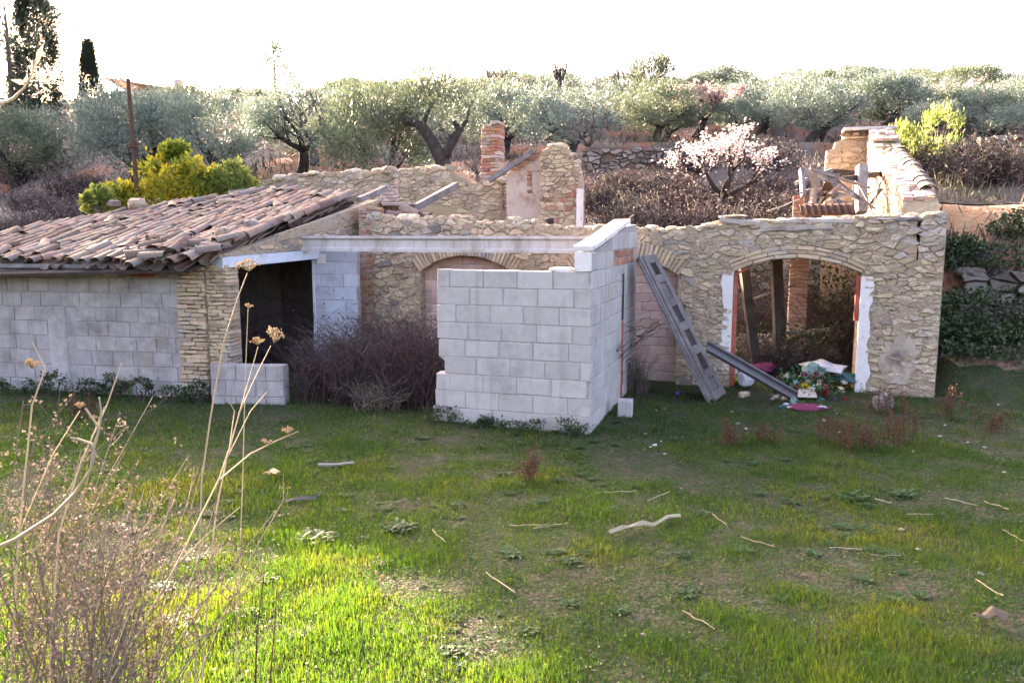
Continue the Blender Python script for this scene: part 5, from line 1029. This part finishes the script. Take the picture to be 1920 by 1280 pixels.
for i, (px, d) in enumerate(spots_):
    q = hillpt(px, d); s = rnd.uniform(.8, 1.4); t = thing('scrub_bush', 'purple-grey leafless scrub bush on the slope behind the ruin', 'bush', (q[0], q[1], hz(*q) - .05), rnd.uniform(0, 6), 'scrub bushes on the slope'); t.scale = (s * 1.3, s * 1.2, s); a, b = SB[i % 4]; link('canes', a, t); link('dry_leaves', b, t)

# ---------- far house on the left skyline
hp_ = at(262, 170, 60); fh = thing('far_house', 'far pale house with reddish roof half hidden by the left olives', 'house', (hp_.x, 60, hp_.z - 2))
mb = MB(); cbox(mb, -2.2, 3.2, 0, 4, 0, 2.0, .02); mb.build('wall', 'housewall', fh)
mb = MB(); mb.add([(-2.6, -.3, 2.9), (-2.6, 2, 3.3), (-2.6, 4.3, 2.4), (3.6, -.3, 1.9), (3.6, 2, 2.3), (3.6, 4.3, 1.6)], [(0, 3, 4, 1), (1, 4, 5, 2), (0, 1, 2), (5, 4, 3), (0, 2, 5, 3)]); mb.build('roof', 'pinkbrick', fh)
mb = MB(); cbox(mb, 2.0, 2.5, 1.2, 1.8, 1.8, 3.0, .03); mb.build('chimney', 'housewall', fh)
# ============================================================ MEADOW
def blocked(x, y):
    s = (x - FB.A.x) * FB.u.x + (y - FB.A.y) * FB.u.y; d = (x - FB.A.x) * FB.v.x + (y - FB.A.y) * FB.v.y
    b = (s < .1) & (d > -.05) & ~((s > -2.6) & (s < -1.0) & (d < .8))
    ks = (x - FK.A.x) * FK.u.x + (y - FK.A.y) * FK.u.y; kd = (x - FK.A.x) * FK.v.x + (y - FK.A.y) * FK.v.y
    b |= (ks > -1.8) & (ks < 0) & (kd > 0) & (kd < 3)
    ls = (x - FL.A.x) * FL.u.x + (y - FL.A.y) * FL.u.y; ld = (x - FL.A.x) * FL.v.x + (y - FL.A.y) * FL.v.y
    b |= (ls < .75) & (ld > -.03) & (ld < 4)
    return b
def noise2(x, y, sc, seed=0.0): return np.array([mno.noise(Vector((a * sc, b * sc, seed))) for a, b in zip(x, y)])
def blades(name, n, y0, y1, h0, h1, w0, seed, mat, label, keepf=None, xr=.70, lean=.55):
    rng = np.random.default_rng(seed); y = rng.uniform(y0, y1, n); x = rng.uniform(-1, 1, n) * (y * xr + .25); k = ~blocked(x, y); x, y = x[k], y[k]
    p = noise2(x, y, .75, 3.3); p2 = noise2(x, y, 2.6, 8.1); dens = np.clip(.90 + p * .75 + p2 * .7, .2, 1)
    s_ = (x - FB.A.x) * FB.u.x + (y - FB.A.y) * FB.u.y; d_ = (x - FB.A.x) * FB.v.x + (y - FB.A.y) * FB.v.y
    dens = dens * (1 - .75 * np.exp(-((d_ + .45) / .5) ** 2) * sstep(-4.2, -3.4, s_) * (1 - sstep(-.9, -.2, s_)))
    k = rng.random(len(x)) < dens; x, y, p, p2 = x[k], y[k], p[k], p2[k]; n = len(x); z = hz_np(x, y)
    H_ = rng.uniform(h0, h1, n) * np.clip(.8 + .75 * p + .7 * p2, .3, 1.8) * (1 + .25 * (rng.random(n) < .06)); a = rng.uniform(0, 6.283, n); l = H_ * rng.uniform(.1, lean, n); W = w0 * rng.uniform(.6, 1.3, n); b = a + 1.57 + rng.uniform(-.5, .5, n)
    ca, sa, cb, sb_ = np.cos(a), np.sin(a), np.cos(b) * W / 2, np.sin(b) * W / 2
    P0 = np.stack([x, y, z - .01], 1); Sv = np.stack([cb, sb_, 0 * x], 1); Mid = P0 + np.stack([ca * l * .35, sa * l * .35, H_ * .6], 1); T = P0 + np.stack([ca * l, sa * l, H_], 1)
    V_ = np.stack([P0 - Sv, P0 + Sv, Mid + Sv * .8, Mid - Sv * .8, T], 1).reshape(-1, 3); i = np.arange(n)[:, None] * 5
    Q4 = np.concatenate([i + 0, i + 1, i + 2, i + 3], 1); T3 = np.concatenate([i + 3, i + 2, i + 4], 1)
    me = bpy.data.meshes.new(name); me.vertices.add(len(V_)); me.vertices.foreach_set('co', V_.astype(np.float32).ravel()); tri = np.concatenate([Q4[:, [0, 1, 2]], Q4[:, [0, 2, 3]], T3]).astype(np.int32)
    me.loops.add(tri.size); me.loops.foreach_set('vertex_index', tri.ravel()); me.polygons.add(len(tri)); me.polygons.foreach_set('loop_start', np.arange(0, tri.size, 3, dtype=np.int32)); me.update(calc_edges=True); me.materials.append(M[mat])
    return kind(tag(link(name, me), label, 'grass'), 'stuff')
blades('near_grass', 210000, 3.0, 5.6, .018, .072, .0038, 401, 'grass', 'bright green meadow grass in the foreground')
blades('middle_grass', 180000, 5.6, 8.2, .016, .058, .0055, 402, 'grass', 'meadow grass across the middle of the lawn')
blades('far_grass', 120000, 8.2, 13.0, .016, .06, .008, 403, 'grass', 'meadow grass along the foot of the walls', xr=.72)

blades('dry_grass', 24000, 3.0, 11.0, .015, .05, .0045, 404, 'paletwig', 'dead straw-coloured blades mixed through the lawn', lean=1.6)

def litter(name, n, y0, y1, L_, W_, up, seed, mat, label, zr=.02):
    rng = np.random.default_rng(seed); y = rng.uniform(y0, y1, n); x = rng.uniform(-1, 1, n) * (y * .7 + .25); k = ~blocked(x, y); x, y = x[k], y[k]; z = hz_np(x, y) + rng.uniform(0, zr, len(x))
    C = np.stack([x, y, z], 1); D = rng.normal(size=C.shape) * np.array([1, 1, up]); V_, F_ = leaf_arrays(C, D, rng.uniform(*L_, len(C)), rng.uniform(*W_, len(C)), rng); return kind(tag(link(name, np_mesh(name, V_, F_, mat)), label, 'ground cover'), 'stuff')
litter('clover_leaves', 60000, 3.0, 10.5, (.010, .024), (.008, .018), .35, 405, 'weed', 'tiny dark clover leaves filling the lawn between the blades', .03)
litter('leaf_litter', 16000, 3.0, 11.5, (.012, .045), (.004, .014), .25, 406, 'seed', 'dead leaf bits and husks lying in the lawn', .015)

# leafy weed rosettes
def rosette_mesh(seed, n=110, r=.12):
    rng = np.random.default_rng(seed); mb = MB()
    for i in range(n):
        a = rng.uniform(0, 6.283); L_ = r * rng.uniform(.2, .5); w = L_ * rng.uniform(.25, .45); e = rng.uniform(.15, .9); P = []
        d = Vector((math.cos(a), math.sin(a), 0)); s = Vector((-math.sin(a), math.cos(a), 0)); o = Vector((rng.uniform(-.45, .45) * r, rng.uniform(-.45, .45) * r, rng.uniform(0, .2) * r))
        for f, ww in ((0, .15), (.35, .8), (.7, 1), (1, .1)):
            c = o + d * L_ * f + Vector((0, 0, L_ * (e * f - .55 * e * f * f))); P += [c - s * w / 2 * ww + Vector((0, 0, .12 * w * ww)), c, c + s * w / 2 * ww + Vector((0, 0, .12 * w * ww))]
        mb.add(P, [(3 * k, 3 * k + 1, 3 * k + 4, 3 * k + 3) for k in range(3)] + [(3 * k + 1, 3 * k + 2, 3 * k + 5, 3 * k + 4) for k in range(3)])
    return mb.mesh('leafy_weed', 'weed')
RM = [rosette_mesh(s) for s in (1, 2, 3, 4)]
rnd = random.Random(410)
for px, py, s, lab in ((592, 1012, 1.7, 'broad clump of dark leafy weeds in the left part of the lawn'), (748, 990, 1.5, 'leafy weed tuft right of the broad clump'), (900, 780, 1.5, 'leafy thistle at the foot of the grey enclosure front'), (1600, 935, 1.5, 'dark leafy weed patch in the right of the lawn, below the wide brown shrubs'), (1690, 930, 1.4, 'leafy weed beside the one under the brown shrubs'), (340, 1170, 1.4, 'dark leafy weed in the sunlit grass behind the dry stalks')):
    g = gnd(px, py); o = tag(link('leafy_weed', RM[rnd.randrange(4)]), lab, 'weed', 'leafy weeds in the lawn'); o.location = (g.x, g.y, hz(g.x, g.y)); o.scale = (s, s, s * .9); o.rotation_euler[2] = rnd.uniform(0, 6)
for i in range(230):
    y = rnd.uniform(3.6, 9.5); x = rnd.uniform(-.62, .62) * y
    if blocked(np.array([x]), np.array([y]))[0]: continue
    o = tag(link('leafy_weed', RM[rnd.randrange(4)]), 'small low leafy weed scattered in the lawn', 'weed', 'small weeds scattered in the lawn'); s = rnd.uniform(.3, .95); o.location = (x, y, hz(x, y)); o.scale = (s, s, s * .8); o.rotation_euler[2] = rnd.uniform(0, 6)
# brown seed stalk plants
def dock(seed, n, w, h, mat='dock'):
    rnd = random.Random(seed); rng = np.random.default_rng(seed); mb = MB(); C = []
    for i in range(n):
        x, y = rnd.gauss(0, w * .25), rnd.gauss(0, w * .22); H_ = h * rnd.uniform(.5, 1.05); a = rnd.uniform(0, 6.28); P = [(x + math.cos(a) * .16 * H_ * f, y + math.sin(a) * .16 * H_ * f, H_ * f - .01) for f in (0, .35, .7, 1)]; tube(mb, P, [.004, .0035, .003, .002], 3, False)
        for k in range(36): f = rnd.uniform(.25, 1); C.append((x + math.cos(a) * .16 * H_ * f + rnd.gauss(0, .018), y + math.sin(a) * .16 * H_ * f + rnd.gauss(0, .018), H_ * f + rnd.gauss(0, .012)))
    C = np.array(C); V_, F_ = leaf_arrays(C, rng.normal(size=C.shape) + np.array([0, 0, .6]), rng.uniform(.012, .03, len(C)), rng.uniform(.008, .018, len(C)), rng); return mb, np_mesh('seed_heads', V_, F_, mat)
for i, (px, py, n, w, h, lab) in enumerate(((990, 905, 14, .16, .36, 'lone reddish-brown seed stalk plant in the middle of the lawn'), (1365, 838, 14, .24, .32, 'brown seed stalk plant in front of the leaning door'), (1442, 835, 12, .24, .25, 'smaller brown seed stalk plant right of the one before the door'), (1560, 835, 22, .5, .30, 'brown dry plants at the left end of the wide clump before the pier'), (1625, 842, 26, .55, .34, 'dense brown dry clump in the middle before the right pier'), (1685, 828, 20, .4, .42, 'taller brown dry plants at the right end of the wide clump'), (1775, 785, 14, .3, .38, 'brown dry plant at the right foot of the facade'), (1868, 810, 14, .34, .28, 'brown dry plant near the right edge of the lawn'), (1660, 775, 24, .6, .34, 'grey-brown dry growth along the base of the right pier'), (150, 790, 16, .3, .34, 'reddish dry plant in front of the shed wall'))):
    g = gnd(px, py); t = thing('seed_stalk_plant', lab, 'dry plant', (g.x, g.y, hz(g.x, g.y)), 0, 'brown seed stalk plants on the lawn'); mb, sm_ = dock(420 + i, n, w, h); mb.build('stalks', 'dock', t); kind(link('seed_heads', sm_, t), 'stuff')
# green herbs along the shed wall foot
for i in range(9):
    p = FL.w(-2.9 + i * .42 + rnd.uniform(-.1, .1), -.18 - rnd.uniform(0, .25)); o = shrub('wall_herb', 'dark green herb tuft growing along the foot of the shed wall', 'weed', (p.x, p.y, 0), rnd.uniform(.16, .28), .14, rnd.uniform(.08, .16), 420, 'ivy', (.025, .06), (.012, .03), 430 + i, 'twig', 6, 'herbs along the shed wall', .5, ncl=14)
for i, (s_, d_, w_, h_, lab) in enumerate(((-1.75, -.1, .22, .10, 'low weeds at the left foot of the grey enclosure'), (-1.25, -.12, .2, .07, 'low weeds under the middle left of the grey enclosure'), (-.75, -.12, .24, .08, 'low weeds under the middle right of the grey enclosure'), (-.2, -.12, .22, .09, 'low weeds at the near corner of the grey enclosure'))):
    p = FK.w(s_, d_); shrub('wall_herb', lab, 'weed', (p.x, p.y, 0), w_, .1, h_, 380, 'ivy', (.02, .05), (.01, .025), 445 + i, 'twig', 5, 'weeds along the enclosure', .5, ncl=12)
# straw stems, leaves and debris lying on the grass
def lying(name, label, a, b, r, mat='straw', group='pale straw stems lying on the lawn', z=.024):
    a, b = gnd(*a), gnd(*b); m = (a + b) / 2; mb = MB(); pts = []
    for i in range(6): f = i / 5; p = a.lerp(b, f) - m; pts.append(p + Vector((rnd.uniform(-.004, .004), rnd.uniform(-.006, .006), rnd.uniform(-.004, .008))))
    tube(mb, pts, [r * rnd.uniform(.7, 1.1) for _ in pts], 5); o = mb.build(name, mat); o.location = (m.x, m.y, hz(m.x, m.y) + z); return tag(o, label, 'straw', group)
for a, b in (((955, 993), (1030, 990)), ((1115, 932), (1195, 928)), ((1215, 945), (1253, 930)), ((810, 997), (835, 1020)), ((910, 1080), (965, 1118)), ((1335, 970), (1362, 990)), ((1390, 1012), (1452, 1030)), ((1640, 938), (1672, 945)), ((1700, 968), (1750, 968)), ((1770, 940), (1832, 952)), ((1845, 948), (1892, 962)), ((1880, 1000), (1920, 1022)), ((1632, 1045), (1690, 1045)), ((1555, 1030), (1615, 1032)), ((1830, 1095), (1880, 1125)), ((1000, 1000), (1065, 988)), ((1280, 1150), (1340, 1182)), ((705, 946), (760, 938)), ((1480, 760), (1520, 768))):
    lying('straw_stem', 'thin pale straw stem lying flat on the grass', a, b, .0036)
o = lying('wood_splinter', 'pale split piece of wood lying on the left of the lawn', (596, 879), (664, 876), .016, 'palewood', None, .04); o['category'] = 'wood'
def strip(name, label, cat, pts, w, mat, z=.05):
    P = [gnd(*p) for p in pts]; m = P[len(P) // 2]; V_ = []; Fc = []
    for i, p in enumerate(P):
        d = (P[min(i + 1, len(P) - 1)] - P[max(i - 1, 0)]).normalized(); s = Vector((-d.y, d.x, 0)) * w * rnd.uniform(.5, 1.1); zz = rnd.uniform(0, .035); V_ += [p - m - s + Vector((0, 0, zz)), p - m + Vector((0, 0, zz + rnd.uniform(.005, .03))), p - m + s + Vector((0, 0, rnd.uniform(0, .03)))]
        if i: o_ = 3 * (i - 1); Fc += [(o_, o_ + 1, o_ + 4, o_ + 3), (o_ + 1, o_ + 2, o_ + 5, o_ + 4)]
    mb = MB(); mb.add(V_, Fc); o = mb.build(name, mat, None, False); s_ = o.modifiers.new('t', 'SOLIDIFY'); s_.thickness = .006; o.location = (m.x, m.y, hz(m.x, m.y) + z); return tag(o, label, cat)
strip('dry_leaf_strip', 'long crumpled pale dry leaf lying in the right of the lawn', 'leaf', [(1142, 1018), (1165, 1008), (1180, 1002), (1205, 998), (1225, 998), (1250, 985), (1275, 983)], .018, 'straw', .03)
strip('dry_leaf', 'greyish crumpled dead leaf near the lower right of the lawn', 'leaf', [(1825, 1180), (1845, 1178), (1860, 1172), (1885, 1182)], .04, 'seed')
strip('dry_leaf', 'small curled tan leaf left of the leafy weed clump', 'leaf', [(500, 900), (510, 896), (522, 902)], .04, 'umbel'); strip('dry_husk', 'pale dry husk caught in the grass left of centre', 'husk', [(535, 942), (560, 940), (590, 938), (600, 930)], .014, 'paletwig', .012)
for i, (px, py) in enumerate(((1210, 858), (1180, 868), (1700, 990), (1290, 1090), (1830, 860))):
    pass
for i in range(34):       # pebbles and crumbs of masonry before the walls
    px, py = rnd.uniform(1200, 1900), rnd.uniform(760, 860)
    if i > 26: px, py = rnd.uniform(300, 1900), rnd.uniform(850, 1250)
    g = gnd(px, py); r = rnd.uniform(.008, .022); mb = MB(); rock(mb, (0, 0, 0), (r * 1.3, r, r * .6), rnd); o = mb.build('masonry_crumb', rnd.choice(('stone', 'greystone', 'concrete'))); o.location = (g.x, g.y, hz(g.x, g.y) + r * .6); tag(o, 'small pale crumb of masonry lying in the grass', 'stone', 'masonry crumbs on the lawn')
for px, py, r, lab in ((1655, 765, (.15, .12, .12), 'grey rock lying at the foot of the right pier'), (1395, 742, (.09, .06, .04), 'pale flat stone by the foot of the leaning door')):
    g = gnd(px, py); mb = MB(); rock(mb, (0, 0, 0), r, rnd, .3); o = mb.build('rock', 'greystone' if 'grey' in lab else 'stone'); o.location = (g.x, g.y, r[2] * .5); tag(o, lab, 'rock')
# ============================================================ LITTER in the arch
def crumple(name, label, cat, px, py, z, r, mat, seed, rough=.5, Y=None, parent=None):
    rn = random.Random(seed); mb = MB(); rock(mb, (0, 0, 0), r, rn, rough); o = mb.build(name, mat); p = gnd(px, py, z); o.location = p; return tag(o, label, cat)
crumple('plastic_bag', 'crumpled white plastic sheet on top of the litter heap', 'bag', 1548, 690, .30, (.30, .2, .09), 'white_plastic', 501, .8)
crumple('plastic_bag', 'pale bluish torn plastic bag left of the white sheet', 'bag', 1520, 698, .26, (.15, .12, .10), 'mint_plastic', 502, .8)
crumple('cloth', 'dark teal cloth under the white plastic sheet', 'cloth', 1568, 702, .22, (.26, .16, .06), 'teal_cloth', 503, .7)
crumple('white_sack', 'rounded white sack behind the metal channel', 'sack', 1398, 710, .14, (.13, .11, .12), 'white_plastic', 504, .25)
crumple('plastic_bag', 'bluish plastic bag at the left foot of the arch', 'bag', 1374, 690, .2, (.08, .07, .08), 'white_plastic', 505, .6)
crumple('cloth', 'magenta cloth heaped behind the metal channel', 'cloth', 1430, 688, .18, (.18, .12, .08), 'magenta_cloth', 506, .6)
crumple('cloth', 'dark red cloth at the lower edge of the litter heap', 'cloth', 1515, 764, .03, (.20, .10, .04), 'magenta_cloth', 507, .9)
mb = MB(); mb.add([(-.12, -.08, 0), (.13, -.06, .02), (.10, .09, .06), (-.1, .07, .03), (-.12, -.08, -.01), (.13, -.06, .01), (.10, .09, .05), (-.1, .07, .02)], [(0, 1, 2, 3), (7, 6, 5, 4), (0, 4, 5, 1), (1, 5, 6, 2), (2, 6, 7, 3), (3, 7, 4, 0)]); o = mb.build('cardboard_piece', 'cardboard'); o.location = gnd(1512, 740, .07); o.rotation_euler = (.35, .1, -.2); tag(o, 'pale cardboard piece in front of the yellow flowers', 'cardboard')
crumple('plastic_scrap', 'mint green plastic scrap at the low end of the metal channel', 'litter', 1487, 752, .05, (.05, .04, .05), 'mint_plastic', 508, .6); crumple('plastic_scrap', 'blue plastic scrap lying left of the leaning door foot', 'litter', 1270, 737, .03, (.04, .03, .03), 'blue_plastic', 509, .5)
crumple('paper_scrap', 'white paper scrap right of the dark red cloth', 'litter', 1540, 764, .03, (.06, .04, .03), 'white_plastic', 510, .5); crumple('paper_scrap', 'white paper scrap left of the dark red cloth', 'litter', 1474, 758, .02, (.04, .03, .02), 'white_plastic', 511, .5)
for i in range(26):
    px, py = rnd.uniform(1440, 1590), rnd.uniform(700, 765); z_ = .16 if py < 730 else .02
    o = crumple('litter_scrap', 'small crumpled scrap of rubbish in the heap under the arch', 'litter', px, py, z_, (rnd.uniform(.02, .06), rnd.uniform(.02, .05), rnd.uniform(.01, .03)), rnd.choice(('white_plastic', 'cardboard', 'deep_red', 'mint_plastic', 'cream_petal', 'soot', 'teal_cloth')), 540 + i, .7); o['group'] = 'rubbish scraps under the arch'
def bouquet(label, px, py, z, r, cols, seed, leaf='silk_green', n=120):
    rng = np.random.default_rng(seed); p = gnd(px, py, z); t = thing('flower_bouquet', label, 'flowers', p, 0, 'artificial flowers thrown on the litter heap'); nl = 260; C = rng.normal(size=(nl, 3)) * np.array([r, r * .7, r * .45]); V_, F_ = leaf_arrays(C, rng.normal(size=C.shape), rng.uniform(.03, .075, nl), rng.uniform(.02, .04, nl), rng); link('leaves', np_mesh('leaves', V_, F_, leaf), t)
    for j, (c, k) in enumerate(cols):
        cc = rng.normal(size=(k, 3)) * np.array([r, r * .6, r * .4]) + np.array([0, -r * .25, r * .3]); A = np.repeat(cc, 22, 0) + rng.normal(size=(k * 22, 3)) * .012; V_, F_ = leaf_arrays(A, rng.normal(size=A.shape), rng.uniform(.025, .045, len(A)), rng.uniform(.02, .035, len(A)), rng); link('petals', np_mesh('petals', V_, F_, c), t)
bouquet('bunch of green leaves and red flowers in the middle of the litter', 1505, 712, .17, .15, (('deep_red', 7), ('cream_petal', 5)), 521); bouquet('yellow artificial flowers above the cardboard', 1506, 728, .13, .06, (('yellow_petal', 9),), 522); bouquet('dark red flowers right of the cardboard piece', 1537, 734, .10, .10, (('deep_red', 12), ('cream_petal', 4)), 523); bouquet('dark red flowers left of the green bunch', 1472, 712, .12, .07, (('deep_red', 7), ('cream_petal', 2)), 524); bouquet('white and red flowers below the teal cloth', 1540, 710, .2, .09, (('cream_petal', 6), ('deep_red', 7)), 525)
g = gnd(1462, 700, .05); t = thing('dry_plant_heap', 'rust-brown dry plants thrown on the litter behind the channel', 'dry plant', g); mb = MB(); canes(mb, 110, -.25, .25, -.12, .15, .1, .34, random.Random(530), .004, 1.2, 3, None, .2, 2); mb.build('stalks', 'seed', t); mb, sm_ = dock(531, 26, .5, .24, 'dock'); kind(link('seed_heads', sm_, t), 'stuff')
# ============================================================ FOREGROUND dry stalks
def stalk_pts(pix, Y): return [at(px, py, Y + (0 if len(p) < 3 else p[2])) for p in pix for px, py in [p[:2]]]
def umbel(parent, c, r, seed, n=14, mat='umbel'):
    rn = random.Random(seed); mb = MB(); hd = MB(); c = Vector(c)
    for i in range(n):
        a = rn.uniform(0, 6.28); e = rn.uniform(.1, 1); d = Vector((math.cos(a) * e, math.sin(a) * e, .75 - .2 * e)).normalized() * r; tube(mb, [c, c + d * .6, c + d], [.0022, .0018, .0015], 3, False)
        for k in range(7): q = c + d + Vector((rn.gauss(0, r * .13), rn.gauss(0, r * .13), rn.gauss(0, r * .10))); s = r * rn.uniform(.05, .10); hd.add([q + Vector((s, 0, 0)), q + Vector((-s, 0, 0)), q + Vector((0, s, 0)), q + Vector((0, -s, 0)), q + Vector((0, 0, s * 1.3)), q + Vector((0, 0, -s * 1.3))], [(0, 2, 4), (2, 1, 4), (1, 3, 4), (3, 0, 4), (2, 0, 5), (1, 2, 5), (3, 1, 5), (0, 3, 5)])
    mb.build('umbel_rays', mat, parent); hd.build('umbel_seeds', mat, parent)
def fennel(label, pix, Y, heads, r0=.0040, seed=0, side=(), mat='straw'):
    P = stalk_pts(pix, Y); b = Vector((P[0].x, P[0].y, 0)); t = thing('dry_fennel_stalk', label, 'dry stalk', b, 0, 'dry stalks in the foreground'); mb = MB(); Q_ = [p - b for p in P]; n = len(Q_); tube(mb, [Vector((Q_[0].x * .0, 0, 0))] + Q_ if Q_[0].z > .05 else Q_, [r0 * (1 - .6 * i / n) for i in range(n + (1 if Q_[0].z > .05 else 0))], 5)
    for sp_ in side:
        S = [p - b for p in stalk_pts(sp_, Y)]; tube(mb, S, [r0 * .55 * (1 - .5 * i / len(S)) for i in range(len(S))], 4)
    mb.build('stalk', mat, t)
    for i, (px, py, r) in enumerate(heads): umbel(t, at(px, py, Y) - b, r, seed + i)
    return t
fennel('dry fennel stalk carrying the big golden seed umbel before the doorway', [(378, 1290), (392, 1080), (405, 960), (425, 860), (450, 770), (487, 690), (508, 648)], 2.9, [(514, 642, .048), (483, 646, .026)], seed=601, side=([(450, 770), (470, 700), (484, 650)], [(425, 860), (470, 770), (500, 735)]))
fennel('thin dry fennel stalk ending in a pale umbel at the lintel', [(365, 1290), (372, 1100), (378, 900), (395, 780), (420, 640), (445, 560), (464, 512)], 3.0, [(467, 508, .042)], r0=.005, seed=611)
fennel('thin stalk with a tiny white tuft inside the dark doorway', [(440, 1290), (455, 900), (460, 700), (465, 580)], 3.2, [(466, 578, .018)], r0=.0035, seed=621)
fennel('pale dry stalk arching up to the right in the lower left', [(200, 1290), (330, 1060), (410, 900), (470, 850), (520, 825), (560, 808)], 2.6, [(540, 812, .02), (500, 832, .018)], r0=.0044, seed=631, side=([(410, 900), (430, 840), (440, 770), (425, 745)], [(330, 1060), (390, 1000), (450, 950)]))
fennel('bare dark thin stalk standing in the sunlit grass, left of a pair', [(478, 1290), (482, 1180), (495, 1075)], 3.3, [], r0=.005, seed=641, mat='dock'); fennel('bare dark thin stalk standing in the sunlit grass, right of a pair', [(505, 1290), (515, 1170), (520, 1090)], 3.35, [], r0=.005, seed=642, mat='dock')
fennel('short pale flowering stalk in the middle of the lawn front', [(730, 1155), (724, 1120), (712, 1085)], 4.6, [(716, 1088, .03), (708, 1076, .015)], r0=.006, seed=651)
fennel('dry stalk with small umbel at the far left before the shed wall', [(20, 1290), (35, 1000), (60, 760), (85, 690), (60, 640)], 2.8, [(60, 690, .03), (150, 765, .02)], r0=.005, seed=661, side=([(35, 1000), (100, 850), (150, 770)],))
fennel('arching dry stalk at the far left with curled tip', [(90, 1290), (110, 1000), (150, 870), (200, 760), (228, 680)], 2.7, [(175, 785, .012)], r0=.005, seed=671)
# thick pale branch coming in from the left edge
br = thing('dry_branch', 'thick pale dry branch reaching in from the left edge with a dark forked tip', 'branch', at(-40, 1030, 2.2)); b0 = at(-40, 1030, 2.2); mb = MB()
tube(mb, [p - b0 for p in stalk_pts([(-40, 1040), (30, 1010), (100, 965), (140, 925), (170, 880), (178, 850), (172, 832), (145, 822), (132, 820)], 2.2)], [.006, .0058, .0055, .005, .0047, .0042, .0038, .0033, .003], 6); tube(mb, [p - b0 for p in stalk_pts([(170, 880), (176, 840), (186, 805), (178, 790), (160, 765)], 2.2)], [.0045, .004, .0037, .0033, .003], 6); tube(mb, [p - b0 for p in stalk_pts([(186, 805), (190, 770), (186, 745)], 2.2)], [.003, .0026, .002], 5); mb.build('limb', 'straw', br)
# bright dry reed leaf at the top left
rd_ = thing('dry_reed', 'pale sunlit dry reed with ragged leaves at the top left edge', 'reed', at(-10, 200, 2.0)); b0 = at(-10, 200, 2.0); mb = MB(); tube(mb, [Vector((-.25, 0, -2.3)), Vector((-.12, 0, -.4))] + [p - b0 for p in stalk_pts([(-10, 200), (25, 185), (45, 165), (60, 140), (66, 112)], 2.0)], [.006, .005, .004, .004, .003, .003, .002], 5); mb.build('stem', 'straw', rd_)
rng = np.random.default_rng(680); C = np.array([tuple(p - b0) for p in stalk_pts([(45, 165), (50, 150), (58, 145), (62, 130), (60, 140), (55, 158), (66, 120), (40, 168), (62, 128)], 2.0)]); V_, F_ = leaf_arrays(C, rng.normal(size=C.shape) * .5 + np.array([.2, 0, .5]), rng.uniform(.03, .07, len(C)), .014, rng); link('leaf_blades', np_mesh('leaf_blades', V_, F_, 'straw'), rd_)
# dense dry weeds
for i, (px, py, Y, h, n, lab) in enumerate(((60, 1290, 2.5, 1.35, 15, 'dense dry weed clump at the lower left corner'), (150, 1290, 2.7, 1.35, 18, 'dense dry seedy weed second from the lower left corner'), (200, 1290, 2.8, 1.35, 18, 'dense dry weed in the middle of the left clump'), (255, 1290, 3.0, 1.3, 14, 'dry weed at the right edge of the left clump'), (20, 1290, 3.1, 1.6, 18, 'dry reddish weed against the left picture edge'), (120, 1290, 3.2, 1.4, 20, 'dry weed behind the dense left clump'))):
    p = at(px, py, Y); b = Vector((p.x, p.y, 0)); t = thing('dry_weed', lab, 'dry weed', b, 0, 'dry weeds in the left foreground'); rn = random.Random(700 + i); mb = MB(); C = []
    for k in range(n):
        a = rn.uniform(0, 6.28); l = rn.uniform(.12, .55); H_ = h * rn.uniform(.65, 1.0); P = []; x0, y0 = rn.gauss(0, .07), rn.gauss(0, .07)
        for f in (0, .25, .5, .75, 1): P.append(Vector((x0 + math.cos(a) * l * f ** 1.4 + .12 * f * f + rn.uniform(-.012, .012), y0 + math.sin(a) * l * .6 * f ** 1.4, H_ * f)))
        tube(mb, P, [.0042, .0036, .003, .0024, .0015], 4, False)
        for m in range(12):
            j = rn.randint(2, 4); q = P[j - 1].lerp(P[j], rn.random()); c = rn.uniform(0, 6.28); l2 = rn.uniform(.06, .26); e = q + Vector((math.cos(c) * l2 * .7 + .02, math.sin(c) * l2 * .5, l2 * rn.uniform(.2, .9))); tube(mb, [q, q.lerp(e, .5) + Vector((0, 0, -.01)), e], [.0017, .0014, .001], 3, False)
            for w in range(7): C.append(tuple(q.lerp(e, rn.uniform(.3, 1)) + Vector((rn.gauss(0, .007), rn.gauss(0, .007), rn.gauss(0, .007)))))
    mb.build('stems', 'paletwig', t); C = np.array(C); rg = np.random.default_rng(700 + i); V_, F_ = leaf_arrays(C, rg.normal(size=C.shape), rg.uniform(.008, .020, len(C)), rg.uniform(.006, .013, len(C)), rg); kind(link('seed_heads', np_mesh('seed_heads', V_, F_, 'seed'), t), 'stuff')
